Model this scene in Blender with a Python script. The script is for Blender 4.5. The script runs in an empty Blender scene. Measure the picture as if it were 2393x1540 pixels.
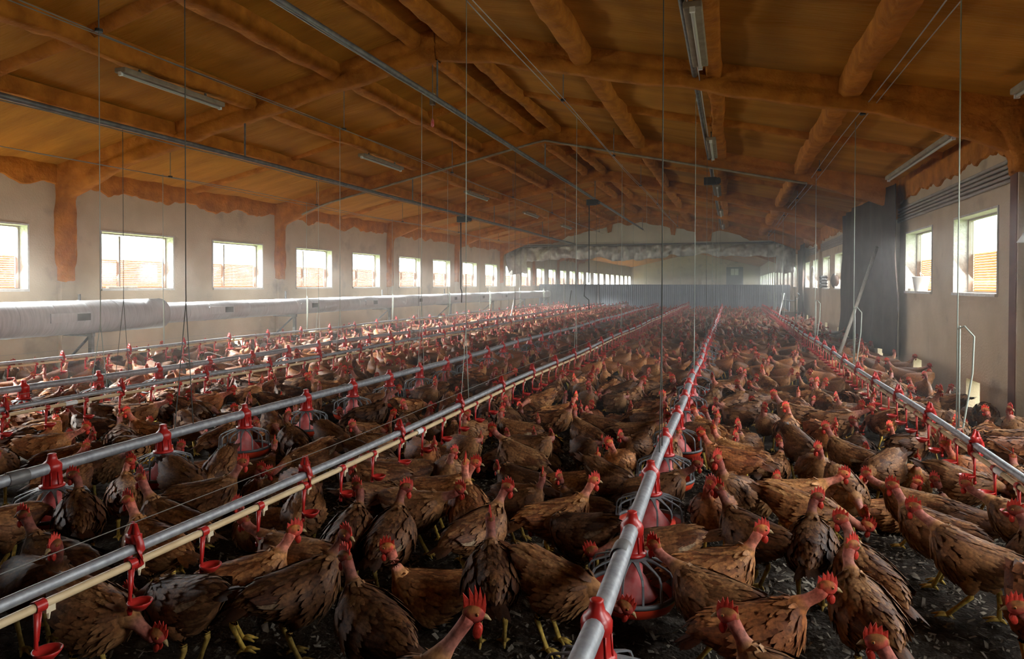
import bpy, math, random
import numpy as np
from mathutils import Vector, Matrix

# ------------------------------------------------------------------ scene, camera, light
scene = bpy.context.scene
COL = scene.collection
rnd = random.Random(7)
NR = np.random.RandomState(11)

FPX = 1600.0                       # focal length in pixels of the 2393 px wide frame
YAW = math.atan(511.0 / FPX)
PITCH = math.radians(0.8)
ROLL = math.radians(0.15)
cam_d = bpy.data.cameras.new('camera')
cam = bpy.data.objects.new('camera', cam_d)
COL.objects.link(cam)
cam_d.sensor_width = 36.0
cam_d.lens = 36.0 * FPX / 2393.0
cam_d.shift_y = -(106.0 - FPX * math.tan(PITCH)) / 2393.0
cam_d.clip_start = 0.05
cam.location = (0, 0, 1.40)
cam.matrix_world = (Matrix.Translation((0, 0, 1.40)) @ Matrix.Rotation(YAW, 4, 'Z')
                    @ Matrix.Rotation(math.radians(90) - PITCH, 4, 'X') @ Matrix.Rotation(ROLL, 4, 'Z'))
scene.camera = cam

vs = scene.view_settings
vs.view_transform = 'Standard'
vs.look = 'None'
vs.gamma = 1.0
vs.use_curve_mapping = False
vs.exposure = 0.0

SKY = 12.0            # radiance of the overcast sky seen through the openings
WIN_L = {-1: 14.0, 1: 12.5}     # radiance of the daylight entering each window, left and right wall
WIN_TILT = {-1: 40.0, 1: 38.0}  # skylight falls downwards
POP_L = 14.0         # daylight through the low pop holes
HAZE = 0.012

world = bpy.data.worlds.new('overcast_sky')
scene.world = world
world.use_nodes = True
wn = world.node_tree
bgn = wn.nodes['Background']
bgn.inputs[0].default_value = (0.93, 1.0, 0.98, 1)
bgn.inputs[1].default_value = SKY

SUN = 210.0           # hazy sun low on the left, through the left windows
sd_ = bpy.data.lights.new('hazy_sun', 'SUN'); sd_.energy = SUN; sd_.angle = math.radians(40); sd_.color = (1.0, 0.97, 0.92)
so_ = bpy.data.objects.new('hazy_sun', sd_); COL.objects.link(so_)
so_.rotation_euler = Vector((0.80, 0.10, -0.62)).to_track_quat('-Z', 'Y').to_euler()

scene.cycles.use_denoising = True
scene.cycles.max_bounces = 5
scene.cycles.diffuse_bounces = 3
scene.cycles.glossy_bounces = 2
scene.cycles.transmission_bounces = 3
scene.cycles.volume_bounces = 0
scene.cycles.transparent_max_bounces = 8
scene.cycles.sample_clamp_indirect = 6.0
scene.cycles.caustics_reflective = False
scene.cycles.caustics_refractive = False

# ------------------------------------------------------------------ dimensions (metres; X right, Y along the house, Z up)
XL, XR = -9.3, 2.6
XC = 0.5 * (XL + XR)
WT = 0.22
Y_NEAR, Y_END = -0.9, 67.56
Y0, BAY = 7.56, 5.0
N_FIRST, N_LAST = -3, 12
SILL, HEAD = 1.31, 2.20
SLOPE, APEX = 0.22, 4.40
GABLE_Y = 28.4
WIN_OFF = ((0.62, 2.05), (3.02, 4.45))

def roof_z(x):
    return APEX - SLOPE * abs(x - XC)

def px(x, y, h=0.0):
    """floor position (X, Y) under photograph pixel x, y for a point h metres above the floor"""
    s = 1680.0 * (1.40 - h) / max(8.0, (y - 663.0))
    xl = (1707.0 - x) * s / 1763.0
    return -xl, s - 0.3194 * xl

# ------------------------------------------------------------------ mesh helper
class MB:
    def __init__(s):
        s.v = []; s.f = []; s.c = []; s.col = (1, 1, 1)
    def add(s, V, F, C=None):
        b = len(s.v)
        V = [tuple(map(float, p)) for p in V]
        s.v += V
        s.f += [tuple(i + b for i in f) for f in F]
        s.c += ([C] * len(V) if (C is not None and not isinstance(C, list)) else (C if C is not None else [s.col] * len(V)))
        return b
    def box(s, x0, x1, y0, y1, z0, z1):
        V = [(x, y, z) for z in (z0, z1) for y in (y0, y1) for x in (x0, x1)]
        s.add(V, [(0, 2, 3, 1), (4, 5, 7, 6), (0, 1, 5, 4), (2, 6, 7, 3), (0, 4, 6, 2), (1, 3, 7, 5)])
        return s
    def rings(s, R, cap=True, closed=True, C=None):
        n = len(R[0]); V = [p for r in R for p in r]; F = []
        for i in range(len(R) - 1):
            for j in range(n if closed else n - 1):
                k = (j + 1) % n
                F.append((i * n + j, i * n + k, (i + 1) * n + k, (i + 1) * n + j))
        if cap and closed:
            F.append(tuple(range(n - 1, -1, -1)))
            F.append(tuple(range((len(R) - 1) * n, len(R) * n)))
        s.add(V, F, C)
        return s
    def tube(s, P, rad, n=8, cap=True, C=None, flat=1.0, upv=(0, 0, 1)):
        P = [np.array(p, float) for p in P]
        if not hasattr(rad, '__len__'): rad = [rad] * len(P)
        R = []
        for i, p in enumerate(P):
            t = P[min(i + 1, len(P) - 1)] - P[max(i - 1, 0)]
            t = t / (np.linalg.norm(t) + 1e-9)
            u = np.array(upv, float)
            if abs(t @ u) > 0.95: u = np.array((1.0, 0, 0)) if abs(t[0]) < 0.9 else np.array((0, 1.0, 0))
            a = np.cross(t, u); a /= np.linalg.norm(a); b = np.cross(a, t)
            R.append([tuple(p + rad[i] * (math.cos(q) * a + flat * math.sin(q) * b)) for q in
                      [2 * math.pi * k / n for k in range(n)]])
        return s.rings(R, cap, True, C)
    def lathe(s, prof, n=16, c=(0, 0, 0), C=None, axis='z', cap=False):
        R = []
        for r, z in prof:
            ring = []
            for k in range(n):
                q = 2 * math.pi * k / n
                a, b = max(r, 1e-4) * math.cos(q), max(r, 1e-4) * math.sin(q)
                ring.append((c[0] + a, c[1] + b, c[2] + z) if axis == 'z' else (c[0] + a, c[1] + z, c[2] + b))
            R.append(ring)
        return s.rings(R, cap, True, C)
    def ell(s, c, r, n=10, m=7, C=None, R=None):
        V = []; F = []
        for i in range(m + 1):
            t = math.pi * i / m
            for k in range(n):
                q = 2 * math.pi * k / n
                p = np.array((r[0] * math.cos(t), r[1] * math.sin(t) * math.cos(q), r[2] * math.sin(t) * math.sin(q)))
                if R is not None: p = R @ p
                V.append(tuple(p + np.array(c)))
        for i in range(m):
            for k in range(n):
                l = (k + 1) % n
                F.append((i * n + k, i * n + l, (i + 1) * n + l, (i + 1) * n + k))
        s.add(V, F, C)
        return s
    def grid(s, P, nu, nv, C=None):
        F = [(i * nv + j, (i + 1) * nv + j, (i + 1) * nv + j + 1, i * nv + j + 1) for i in range(nu - 1) for j in range(nv - 1)]
        s.add(P, F, C)
        return s
    def mesh(s, name, mat, smooth=True, colors=False):
        me = bpy.data.meshes.new(name)
        me.from_pydata(s.v, [], s.f)
        if colors:
            at = me.color_attributes.new('Col', 'FLOAT_COLOR', 'POINT')
            a = np.ones((len(s.v), 4), np.float32); a[:, :3] = np.array(s.c, np.float32)
            at.data.foreach_set('color', a.ravel())
        if mat: me.materials.append(mat)
        if smooth: me.polygons.foreach_set('use_smooth', [True] * len(me.polygons))
        me.update()
        return me
    def obj(s, name, mat, parent=None, smooth=False, colors=False, loc=None):
        return link(name, s.mesh(name, mat, smooth, colors), parent, loc)

def link(name, me, parent=None, loc=None, rotz=0.0, scale=None):
    o = bpy.data.objects.new(name, me)
    COL.objects.link(o)
    if parent: o.parent = parent
    if loc is not None: o.location = loc
    if rotz: o.rotation_euler = (0, 0, rotz)
    if scale: o.scale = (scale, scale, scale)
    return o

def tag(o, label=None, cat=None, group=None, kind=None):
    if label: o['label'] = label
    if cat: o['category'] = cat
    if group: o['group'] = group
    if kind: o['kind'] = kind
    return o

def empty(name, loc=(0, 0, 0), rotz=0.0):
    return link(name, None, None, loc, rotz)

def bevel(o, w=0.006, seg=2):
    m = o.modifiers.new('soft_edge', 'BEVEL'); m.width = w; m.segments = seg; m.limit_method = 'ANGLE'
    return o

# value noise for relief
_T = NR.rand(256, 256)
def vnoise(x, y):
    x = np.asarray(x, float); y = np.asarray(y, float)
    xi = np.floor(x).astype(int); yi = np.floor(y).astype(int); fx = x - xi; fy = y - yi
    fx = fx * fx * (3 - 2 * fx); fy = fy * fy * (3 - 2 * fy)
    g = lambda a, b: _T[a % 256, b % 256]
    return ((g(xi, yi) * (1 - fx) + g(xi + 1, yi) * fx) * (1 - fy) + (g(xi, yi + 1) * (1 - fx) + g(xi + 1, yi + 1) * fx) * fy) * 2 - 1
def fbm(x, y, o=3):
    return sum(vnoise(np.asarray(x) * 2 ** k + 17 * k, np.asarray(y) * 2 ** k + 5 * k) / 2 ** k for k in range(o))

# ------------------------------------------------------------------ materials
def nodes(name):
    m = bpy.data.materials.new(name); m.use_nodes = True
    return m, m.node_tree, m.node_tree.nodes['Principled BSDF']

def mat(name, col, rough=0.7, metal=0.0, col2=None, scale=6.0, stretch=(1, 1, 1), bump=0.0, bscale=30.0, detail=4.0,
        spec=0.3, col3=None, scale3=1.2, thr3=(0.55, 0.75), bstretch=None):
    m, nt, b = nodes(name)
    b.inputs['Roughness'].default_value = rough
    b.inputs['Metallic'].default_value = metal
    b.inputs['Specular IOR Level'].default_value = spec
    N, L = nt.nodes, nt.links
    tc = N.new('ShaderNodeTexCoord')
    def noise(sc, st, det):
        mp = N.new('ShaderNodeMapping'); mp.inputs['Scale'].default_value = st
        L.new(tc.outputs['Object'], mp.inputs['Vector'])
        n = N.new('ShaderNodeTexNoise'); n.inputs['Scale'].default_value = sc; n.inputs['Detail'].default_value = det
        L.new(mp.outputs[0], n.inputs['Vector'])
        return n
    out = None
    if col2:
        n = noise(scale, stretch, detail)
        r = N.new('ShaderNodeValToRGB'); r.color_ramp.elements[0].position = 0.32; r.color_ramp.elements[1].position = 0.68
        r.color_ramp.elements[0].color = (*col, 1); r.color_ramp.elements[1].color = (*col2, 1)
        L.new(n.outputs[0], r.inputs[0]); out = r.outputs[0]
    if col3:
        n = noise(scale3, (1, 1, 1), 5.0)
        mr = N.new('ShaderNodeMapRange'); mr.inputs[1].default_value, mr.inputs[2].default_value = thr3
        L.new(n.outputs[0], mr.inputs[0])
        mx = N.new('ShaderNodeMix'); mx.data_type = 'RGBA'
        L.new(mr.outputs[0], mx.inputs[0])
        if out: L.new(out, mx.inputs[6])
        else: mx.inputs[6].default_value = (*col, 1)
        mx.inputs[7].default_value = (*col3, 1); out = mx.outputs[2]
    if out: L.new(out, b.inputs['Base Color'])
    else: b.inputs['Base Color'].default_value = (*col, 1)
    if bump:
        n = noise(bscale, bstretch or stretch, 3.0)
        bp = N.new('ShaderNodeBump'); bp.inputs['Strength'].default_value = bump; bp.inputs['Distance'].default_value = 0.02
        L.new(n.outputs[0], bp.inputs['Height']); L.new(bp.outputs[0], b.inputs['Normal'])
    return m

M = {}
M['foam'] = mat('orange_foam', (0.46, 0.19, 0.020), 0.85, col2=(0.33, 0.128, 0.012), scale=1.6, stretch=(0.35, 2.2, 1), bump=1.0, bscale=6.0,
                bstretch=(0.5, 5.0, 1), detail=6, col3=(0.19, 0.085, 0.018), scale3=0.45, thr3=(0.52, 0.78), spec=0.2)
M['foam_beam'] = mat('foam_on_timber', (0.50, 0.175, 0.020), 0.85, col2=(0.31, 0.10, 0.011), scale=5.0, bump=1.0, bscale=22.0, detail=6, spec=0.2)
M['plaster'] = mat('dirty_plaster', (0.55, 0.435, 0.305), 0.9, col2=(0.46, 0.355, 0.24), scale=2.2, bump=0.25, bscale=40, detail=6,
                   col3=(0.27, 0.21, 0.16), scale3=1.9, thr3=(0.60, 0.80), spec=0.15)
M['plaster_pale'] = mat('pale_gable_plaster', (0.62, 0.56, 0.45), 0.9, col2=(0.5, 0.45, 0.36), scale=1.5, bump=0.2, spec=0.15)
M['reveal'] = mat('window_reveal_render', (0.62, 0.60, 0.56), 0.85, col2=(0.48, 0.45, 0.40), scale=14, bump=0.5, bscale=40)
M['litter'] = mat('dark_litter', (0.045, 0.034, 0.026), 0.95, col2=(0.014, 0.010, 0.008), scale=18, bump=1.0, bscale=60, detail=8,
                  col3=(0.13, 0.115, 0.10), scale3=9.0, thr3=(0.56, 0.72), spec=0.1)
M['flake'] = mat('litter_flake', (0.30, 0.26, 0.21), 0.9, col2=(0.045, 0.034, 0.024), scale=23.0, spec=0.1)
M['galv'] = mat('galvanised_steel', (0.40, 0.41, 0.43), 0.55, 0.55, col2=(0.27, 0.28, 0.30), scale=30, bump=0.08, bscale=60)
M['galv_dull'] = mat('dull_steel', (0.22, 0.215, 0.21), 0.55, 0.5, col2=(0.14, 0.135, 0.13), scale=14)
M['tan_pipe'] = mat('cream_plastic_pipe', (0.66, 0.50, 0.30), 0.45, col2=(0.56, 0.40, 0.22), scale=10)
M['red'] = mat('red_plastic', (0.46, 0.018, 0.014), 0.35, col2=(0.36, 0.015, 0.012), scale=12, spec=0.5)
M['red_dusty'] = mat('dusty_red_plastic', (0.60, 0.05, 0.05), 0.6, col2=(0.62, 0.25, 0.24), scale=14, detail=8)
M['pan'] = mat('orange_red_pan', (0.72, 0.065, 0.022), 0.35, col2=(0.6, 0.045, 0.02), scale=9, spec=0.5)
M['grill'] = mat('grey_plastic_grill', (0.16, 0.165, 0.175), 0.45, col2=(0.11, 0.115, 0.12), scale=14, spec=0.4)
M['feed'] = mat('yellow_feed_mash', (0.50, 0.34, 0.13), 0.95, col2=(0.34, 0.2, 0.07), scale=60, bump=0.8, bscale=90)
M['nipple'] = mat('cream_nipple', (0.62, 0.52, 0.36), 0.5)
M['cord'] = mat('pale_green_cord', (0.42, 0.46, 0.40), 0.7)
M['cord_dark'] = mat('dark_grey_cord', (0.10, 0.105, 0.09), 0.7)
M['wire'] = mat('thin_wire', (0.35, 0.33, 0.30), 0.5, 0.6)
M['duct'] = mat('galvanised_duct', (0.50, 0.51, 0.53), 0.7, 0.1, col2=(0.40, 0.41, 0.43), scale=5, stretch=(1, 9, 1), bump=0.15, bscale=9,
                bstretch=(0.2, 9, 0.2))
M['tarp'] = mat('dark_grey_tarpaulin', (0.070, 0.047, 0.038), 0.85, col2=(0.048, 0.034, 0.028), scale=4, bump=0.3, bscale=8, spec=0.03)
M['film'] = mat('translucent_film', (0.66, 0.63, 0.56), 0.35, col2=(0.46, 0.43, 0.37), scale=6, spec=0.6)
M['sheet'] = mat('blue_grey_steel_sheet', (0.28, 0.31, 0.37), 0.5, 0.2, col2=(0.23, 0.26, 0.31), scale=3)
M['white_p'] = mat('white_plastic', (0.75, 0.75, 0.73), 0.4)
M['tube_glass'] = mat('unlit_fluorescent_tube', (0.42, 0.40, 0.35), 0.4, spec=0.4)
M['fixture'] = mat('dusty_light_housing', (0.32, 0.26, 0.19), 0.7, col2=(0.22, 0.17, 0.12), scale=10)
M['dark'] = mat('dark_metal', (0.05, 0.05, 0.05), 0.6, 0.3)
M['outlet_shade'] = mat('painted_outlet_shade', (0.06, 0.06, 0.065), 0.8)
M['timber'] = mat('grey_timber', (0.40, 0.35, 0.29), 0.8, col2=(0.30, 0.26, 0.21), scale=6, stretch=(8, 8, 1))
M['paint'] = mat('red_brown_paint', (0.17, 0.075, 0.05), 0.8, col2=(0.12, 0.05, 0.035), scale=5)
M['frame'] = mat('window_frame_wood', (0.34, 0.30, 0.25), 0.7, col2=(0.27, 0.23, 0.19), scale=9)
M['cable_band'] = mat('grey_conduit', (0.34, 0.30, 0.26), 0.6, col2=(0.27, 0.23, 0.20), scale=7)

def translucent(name, col, tcol, mixf=0.75):
    m, nt, b = nodes(name)
    b.inputs['Base Color'].default_value = (*col, 1); b.inputs['Roughness'].default_value = 0.6
    t = nt.nodes.new('ShaderNodeBsdfTranslucent'); t.inputs[0].default_value = (*tcol, 1)
    mx = nt.nodes.new('ShaderNodeMixShader'); mx.inputs[0].default_value = mixf
    nt.links.new(b.outputs[0], mx.inputs[1]); nt.links.new(t.outputs[0], mx.inputs[2])
    nt.links.new(mx.outputs[0], nt.nodes['Material Output'].inputs[0])
    return m
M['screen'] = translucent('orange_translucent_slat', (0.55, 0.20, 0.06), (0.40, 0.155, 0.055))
M['screen_sun_dimmed'] = translucent('sun_dimmed_orange_slat', (0.40, 0.16, 0.06), (0.070, 0.022, 0.0105))  # same slats for the sunlit left wall, colour darkened to offset the sun

def glass_mat():
    m, nt, b = nodes('window_glass')
    t = nt.nodes.new('ShaderNodeBsdfTransparent'); t.inputs[0].default_value = (0.96, 0.98, 0.97, 1)
    g = nt.nodes.new('ShaderNodeBsdfGlossy'); g.inputs['Roughness'].default_value = 0.05
    mx = nt.nodes.new('ShaderNodeMixShader'); mx.inputs[0].default_value = 0.04
    nt.links.new(t.outputs[0], mx.inputs[1]); nt.links.new(g.outputs[0], mx.inputs[2])
    nt.links.new(mx.outputs[0], nt.nodes['Material Output'].inputs[0])
    return m
M['glass'] = glass_mat()

def hen_mat(name, rough, noise_amt, nscale, bump, sheen=0.0):
    m, nt, b = nodes(name)
    N, L = nt.nodes, nt.links
    at = N.new('ShaderNodeAttribute'); at.attribute_name = 'Col'
    oi = N.new('ShaderNodeObjectInfo')
    tc = N.new('ShaderNodeTexCoord')
    n = N.new('ShaderNodeTexNoise'); n.inputs['Scale'].default_value = nscale; n.inputs['Detail'].default_value = 4
    L.new(tc.outputs['Object'], n.inputs['Vector'])
    mr = N.new('ShaderNodeMapRange'); mr.inputs[1].default_value = 0.3; mr.inputs[2].default_value = 0.7
    mr.inputs[3].default_value = 1 - noise_amt; mr.inputs[4].default_value = 1 + noise_amt
    L.new(n.outputs[0], mr.inputs[0])
    m1 = N.new('ShaderNodeMix'); m1.data_type = 'RGBA'; m1.blend_type = 'MULTIPLY'; m1.inputs[0].default_value = 1
    L.new(at.outputs['Color'], m1.inputs[6]); L.new(oi.outputs['Color'], m1.inputs[7])
    m2 = N.new('ShaderNodeVectorMath'); m2.operation = 'SCALE'
    L.new(m1.outputs[2], m2.inputs[0]); L.new(mr.outputs[0], m2.inputs['Scale'])
    L.new(m2.outputs[0], b.inputs['Base Color'])
    b.inputs['Roughness'].default_value = rough
    b.inputs['Specular IOR Level'].default_value = 0.25
    if bump:
        bp = N.new('ShaderNodeBump'); bp.inputs['Strength'].default_value = bump; bp.inputs['Distance'].default_value = 0.004
        L.new(n.outputs[0], bp.inputs['Height']); L.new(bp.outputs[0], b.inputs['Normal'])
    return m
M['hen'] = hen_mat('hen_body', 0.75, 0.45, 55, 0.5)
M['feather'] = hen_mat('hen_feather', 0.6, 0.42, 75, 0.25)
M['comb'] = hen_mat('hen_comb_skin', 0.45, 0.2, 120, 0.4)

# ------------------------------------------------------------------ openings
def openings():
    L, R = [], []
    for n in range(N_FIRST, N_LAST):
        for a, b in WIN_OFF:
            if Y0 + BAY * n + a < Y_NEAR + 0.3: continue
            L.append((Y0 + BAY * n + a, Y0 + BAY * n + b)); R.append((Y0 + BAY * n + a, Y0 + BAY * n + b))
    return L, R
WL, WR = openings()
POP_W, POP_H = 0.46, 0.33
def pops(ws): return [((a + b) / 2 - POP_W / 2, (a + b) / 2 + POP_W / 2) for a, b in ws if 0 < a < 27]
PL, PR = pops(WL), pops(WR)

def make_wall(name, x0, x1, wins, popl):
    mb = MB()
    ys = Y_NEAR
    for a, b in wins:
        mb.box(x0, x1, ys, a, SILL, HEAD); ys = b
    mb.box(x0, x1, ys, Y_END, SILL, HEAD)
    mb.box(x0, x1, Y_NEAR, Y_END, HEAD, 3.35)
    mb.box(x0, x1, Y_NEAR, Y_END, POP_H, SILL)
    ys = Y_NEAR
    for a, b in popl:
        mb.box(x0, x1, ys, a, -0.05, POP_H); ys = b
    mb.box(x0, x1, ys, Y_END, -0.05, POP_H)
    return tag(mb.obj(name, M['plaster']), kind='structure')
wall_left = make_wall('wall_left', XL - WT, XL, WL, PL)
wall_right = make_wall('wall_right', XR, XR + WT, WR, PR)

def area_light(name, loc, rot, sx, sy, rad, col):
    d = bpy.data.lights.new(name, 'AREA'); d.shape = 'RECTANGLE'; d.size = sx; d.size_y = sy
    d.energy = rad * math.pi * sx * sy; d.color = col; d.spread = math.radians(150)
    o = bpy.data.objects.new(name, d); COL.objects.link(o); o.location = loc; o.rotation_euler = rot
    return o

# window unit shared meshes (local: +x = into the room, y = along wall, z from sill)
W_, H_ = WIN_OFF[0][1] - WIN_OFF[0][0], HEAD - SILL
def window_meshes():
    r = {}
    t = 0.05
    f = MB()
    f.box(-t, 0, -W_ / 2, -W_ / 2 + 0.03, 0, H_).box(-t, 0, W_ / 2 - 0.03, W_ / 2, 0, H_)
    f.box(-t, 0, -W_ / 2 + 0.03, W_ / 2 - 0.03, H_ - 0.025, H_).box(-t, 0, -W_ / 2 + 0.03, W_ / 2 - 0.03, 0, 0.02)
    r['frame'] = f.mesh('window_frame', M['frame'], False)
    r['mullion'] = MB().box(-t, 0, -0.018, 0.018, 0.03, H_ - 0.04).mesh('mullion', M['frame'], False)
    r['pane'] = MB().box(-0.028, -0.022, 0.03, W_ / 2 - 0.05, 0.03, H_ - 0.04).mesh('pane', M['glass'], False)
    s = MB(); n = 15
    for k in range(n):
        z = 0.02 + k * 0.030
        V = [(-0.10, -W_ / 2 + 0.03, z), (-0.10, W_ / 2 - 0.03, z), (-0.115, W_ / 2 - 0.03, z + 0.013), (-0.115, -W_ / 2 + 0.03, z + 0.014),
             (-0.10, -W_ / 2 + 0.03, z + 0.0285), (-0.10, W_ / 2 - 0.03, z + 0.0285)]
        s.add(V, [(0, 1, 2, 3), (3, 2, 5, 4)])
    r['slat_screen'] = s.mesh('slat_screen', M['screen'], False)
    r['slat_screen_sun_dimmed'] = s.mesh('slat_screen', M['screen_sun_dimmed'], False)
    rv = MB()
    d = WT
    rv.box(-d + 0.002, 0.012, -W_ / 2 - 0.02, -W_ / 2 + 0.004, -0.02, H_ + 0.02).box(-d + 0.002, 0.012, W_ / 2 - 0.004, W_ / 2 + 0.02, -0.02, H_ + 0.02)
    rv.box(-d + 0.002, 0.012, -W_ / 2 + 0.004, W_ / 2 - 0.004, H_ - 0.004, H_ + 0.02)
    r['reveal'] = rv.mesh('window_reveal', M['reveal'], False)
    r['sill'] = MB().box(-d + 0.002, 0.03, -W_ / 2 - 0.01, W_ / 2 + 0.01, -0.03, 0.004).mesh('window_sill', M['reveal'], False)
    return r
WM = window_meshes()
wi = 0
for side, wins in ((-1, WL), (1, WR)):
    for a, b in wins:
        yc = (a + b) / 2
        wi += 1
        x = XL if side < 0 else XR
        root = empty('window_%d' % wi, (x, yc, SILL), 0.0 if side < 0 else math.pi)
        tag(root, kind='structure')
        link('window_reveal', WM['reveal'], root)
        link('window_sill', WM['sill'], root)
        if yc < 45:
            link('window_frame', WM['frame'], root, (-0.14, 0, 0))
            if side < 0: link('mullion', WM['mullion'], root, (-0.14, -0.25, 0))
            p = link('pane', WM['pane'], root, (-0.14, 0, 0))
            p2 = link('pane', WM['pane'], root, (-0.14, -W_ / 2 + 0.02, 0))
            s = link('slat_screen', WM['slat_screen' if side > 0 else 'slat_screen_sun_dimmed'], root, (-0.09, 0, 0)); s['kind'] = 'stuff'
        covered = side > 0 and 12.4 < yc < 17.4
        if not covered and yc < 50:
            tl = math.radians(WIN_TILT[side])
            area_light('daylight', (x - side * 0.03, yc, SILL + H_ / 2), (0, math.radians(-90) + tl if side < 0 else math.radians(90) - tl, 0),
                       H_ * 0.96, W_ * 0.96, WIN_L[side] * (1.0 if yc < 30 else 0.3), (0.95, 0.99, 1.0))
for side, pl in ((-1, PL), (1, PR)):
    for a, b in pl:
        x = XL if side < 0 else XR
        if side > 0 and 12.4 < a < 17.4: continue
        area_light('pop_hole_daylight', (x - side * 0.02, (a + b) / 2, POP_H / 2), (0, math.radians(-90) if side < 0 else math.radians(90), 0),
                   POP_H * 0.9, POP_W * 0.9, POP_L, (0.97, 1.0, 0.97))

# ------------------------------------------------------------------ floor, roof, end walls
gr = MB().box(-60, XL - WT - 0.02, -40, 110, -0.5, -0.36).box(XR + WT + 0.02, 60, -40, 110, -0.5, -0.36)
tag(gr.obj('ground', mat('sky_block_ground', (0.09, 0.13, 0.04), 0.9, col2=(0.06, 0.09, 0.03), scale=3)), kind='structure')  # unseen ground added to block sky light from below the horizon
fl = MB()
ny, nx = 120, 60
gy = np.linspace(Y_NEAR, 36, ny); gx = np.linspace(XL, XR, nx)
P = [(x, y, 0.018 * float(fbm(x * 2.2, y * 2.2)) - 0.012) for y in gy for x in gx]
fl.grid(P, ny, nx)
fl.box(XL - WT, XR + WT, Y_NEAR - 0.2, Y_END, -0.35, -0.06)
floor = tag(fl.obj('floor', M['litter'], smooth=True), kind='structure')

rf = MB()
ys = np.concatenate([np.arange(Y_NEAR, 31, 0.14), np.arange(31, Y_END + 0.5, 1.0)])
xs = np.concatenate([np.linspace(XL - WT, XC, 42), np.linspace(XC, XR + WT, 42)[1:]])
YY, XX = np.meshgrid(ys, xs, indexing='ij')
ZZ = APEX - SLOPE * np.abs(XX - XC) + 0.022 * fbm(XX * 0.8, YY * 2.6) + 0.010 * fbm(XX * 2, YY * 9.0, 2)
n1, n2 = YY.shape
rf.grid(np.stack([XX, YY, ZZ], -1).reshape(-1, 3).tolist(), n1, n2)
rf.grid(np.stack([XX[::n1 - 1, ::n2 // 2], YY[::n1 - 1, ::n2 // 2], ZZ[::n1 - 1, ::n2 // 2] + 0.25], -1).reshape(-1, 3).tolist(), 2, 3)
ceiling = tag(rf.obj('ceiling', M['foam'], smooth=True), kind='structure')
# outer eave closing strips keep daylight from leaking over the walls
eave = MB()
eave.box(XL - WT - 0.3, XL - WT + 0.02, Y_NEAR, Y_END, 2.7, 3.6).box(XR + WT - 0.02, XR + WT + 0.3, Y_NEAR, Y_END, 2.7, 3.6)
tag(eave.obj('trim_1', M['foam_beam']), kind='structure')

def gable(name, y0, y1, zb, m, extra=0.0):
    mb = MB()
    prof = [(XL - WT, zb), (XR + WT, zb), (XR + WT, roof_z(XR) + 0.08), (XC, APEX + 0.12), (XL - WT, roof_z(XL) + 0.08)]
    V = [(x, y0, z) for x, z in prof] + [(x, y1, z) for x, z in prof]
    mb.add(V, [(0, 1, 2, 3, 4), (9, 8, 7, 6, 5)] + [(i, i + 5, (i + 1) % 5 + 5, (i + 1) % 5) for i in range(5)])
    return tag(mb.obj(name, m), kind='structure')
gable('wall_back', Y_END, Y_END + 0.2, -0.3, M['plaster'])
gable('wall_near', Y_NEAR - 0.2, Y_NEAR, -0.3, M['tarp'])  # unseen end wall, set close and dark to cut light on the foreground
wall_gable = gable('wall_gable', GABLE_Y, GABLE_Y + 0.15, 3.02, M['plaster_pale'])

def ragged(name, m, parent, along, top, low, x, thick, step=0.05, flip=1, amp=0.05, freq=3.0, seed=0.0, smooth=False):
    """sprayed foam coat on a wall: vertical sheet with a torn lower edge. along=(y0,y1); low(y) nominal lower edge"""
    y0, y1 = along
    n = max(3, int((y1 - y0) / step)); V = []; F = []
    for i in range(n + 1):
        y = y0 + (y1 - y0) * i / n
        zl = low(y) + amp * float(fbm(y * freq + seed, seed * 1.7 + 3.3, 4))
        zt = top(y)
        zm = (zl + zt) / 2
        for z, xx in ((zt, x), (zt, x + flip * thick), (zm, x + flip * thick * 1.2), (zl + 0.012, x + flip * thick * 0.8), (zl, x)):
            V.append((xx, y, z))
    for i in range(n):
        for k in range(4):
            a = i * 5 + k
            F.append((a, a + 1, a + 6, a + 5))
    F.append((0, 1, 2, 3, 4)); F.append(tuple(n * 5 + k for k in (4, 3, 2, 1, 0)))
    mb = MB(); mb.add(V, F)
    return mb.obj(name, m, parent, smooth)

ragged('foam_edge', M['foam_beam'], wall_left, (Y_NEAR, 45), lambda y: 3.2, lambda y: 2.80, XL, 0.035, seed=1.0, amp=0.06)
ragged('foam_edge', M['foam_beam'], wall_right, (Y_NEAR, 45), lambda y: 3.2, lambda y: 2.74, XR, 0.035, flip=-1, seed=6.0, amp=0.07)
# foam running down the gable
def gable_foam():
    mb = MB(); V = []; F = []; n = 240
    for i in range(n + 1):
        x = XL + (XR - XL) * i / n
        zt = roof_z(x) + 0.05
        zl = roof_z(x) - 0.33 + 0.16 * float(fbm(x * 1.1, 9.1, 4))
        if -4.9 < x < -4.7 or -2.35 < x < -2.15: zl -= 0.28
        if -1.35 < x < -0.75: zl -= 0.45
        zl = max(zl, 3.04)
        V += [(x, GABLE_Y, zt), (x, GABLE_Y - 0.04, zt), (x, GABLE_Y - 0.035, zl + 0.01), (x, GABLE_Y, zl)]
    for i in range(n):
        for k in range(3): a = i * 4 + k; F.append((a, a + 1, a + 5, a + 4))
    mb.add(V, F)
    mb.obj('foam_edge', M['foam_beam'], wall_gable)
gable_foam()

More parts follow.
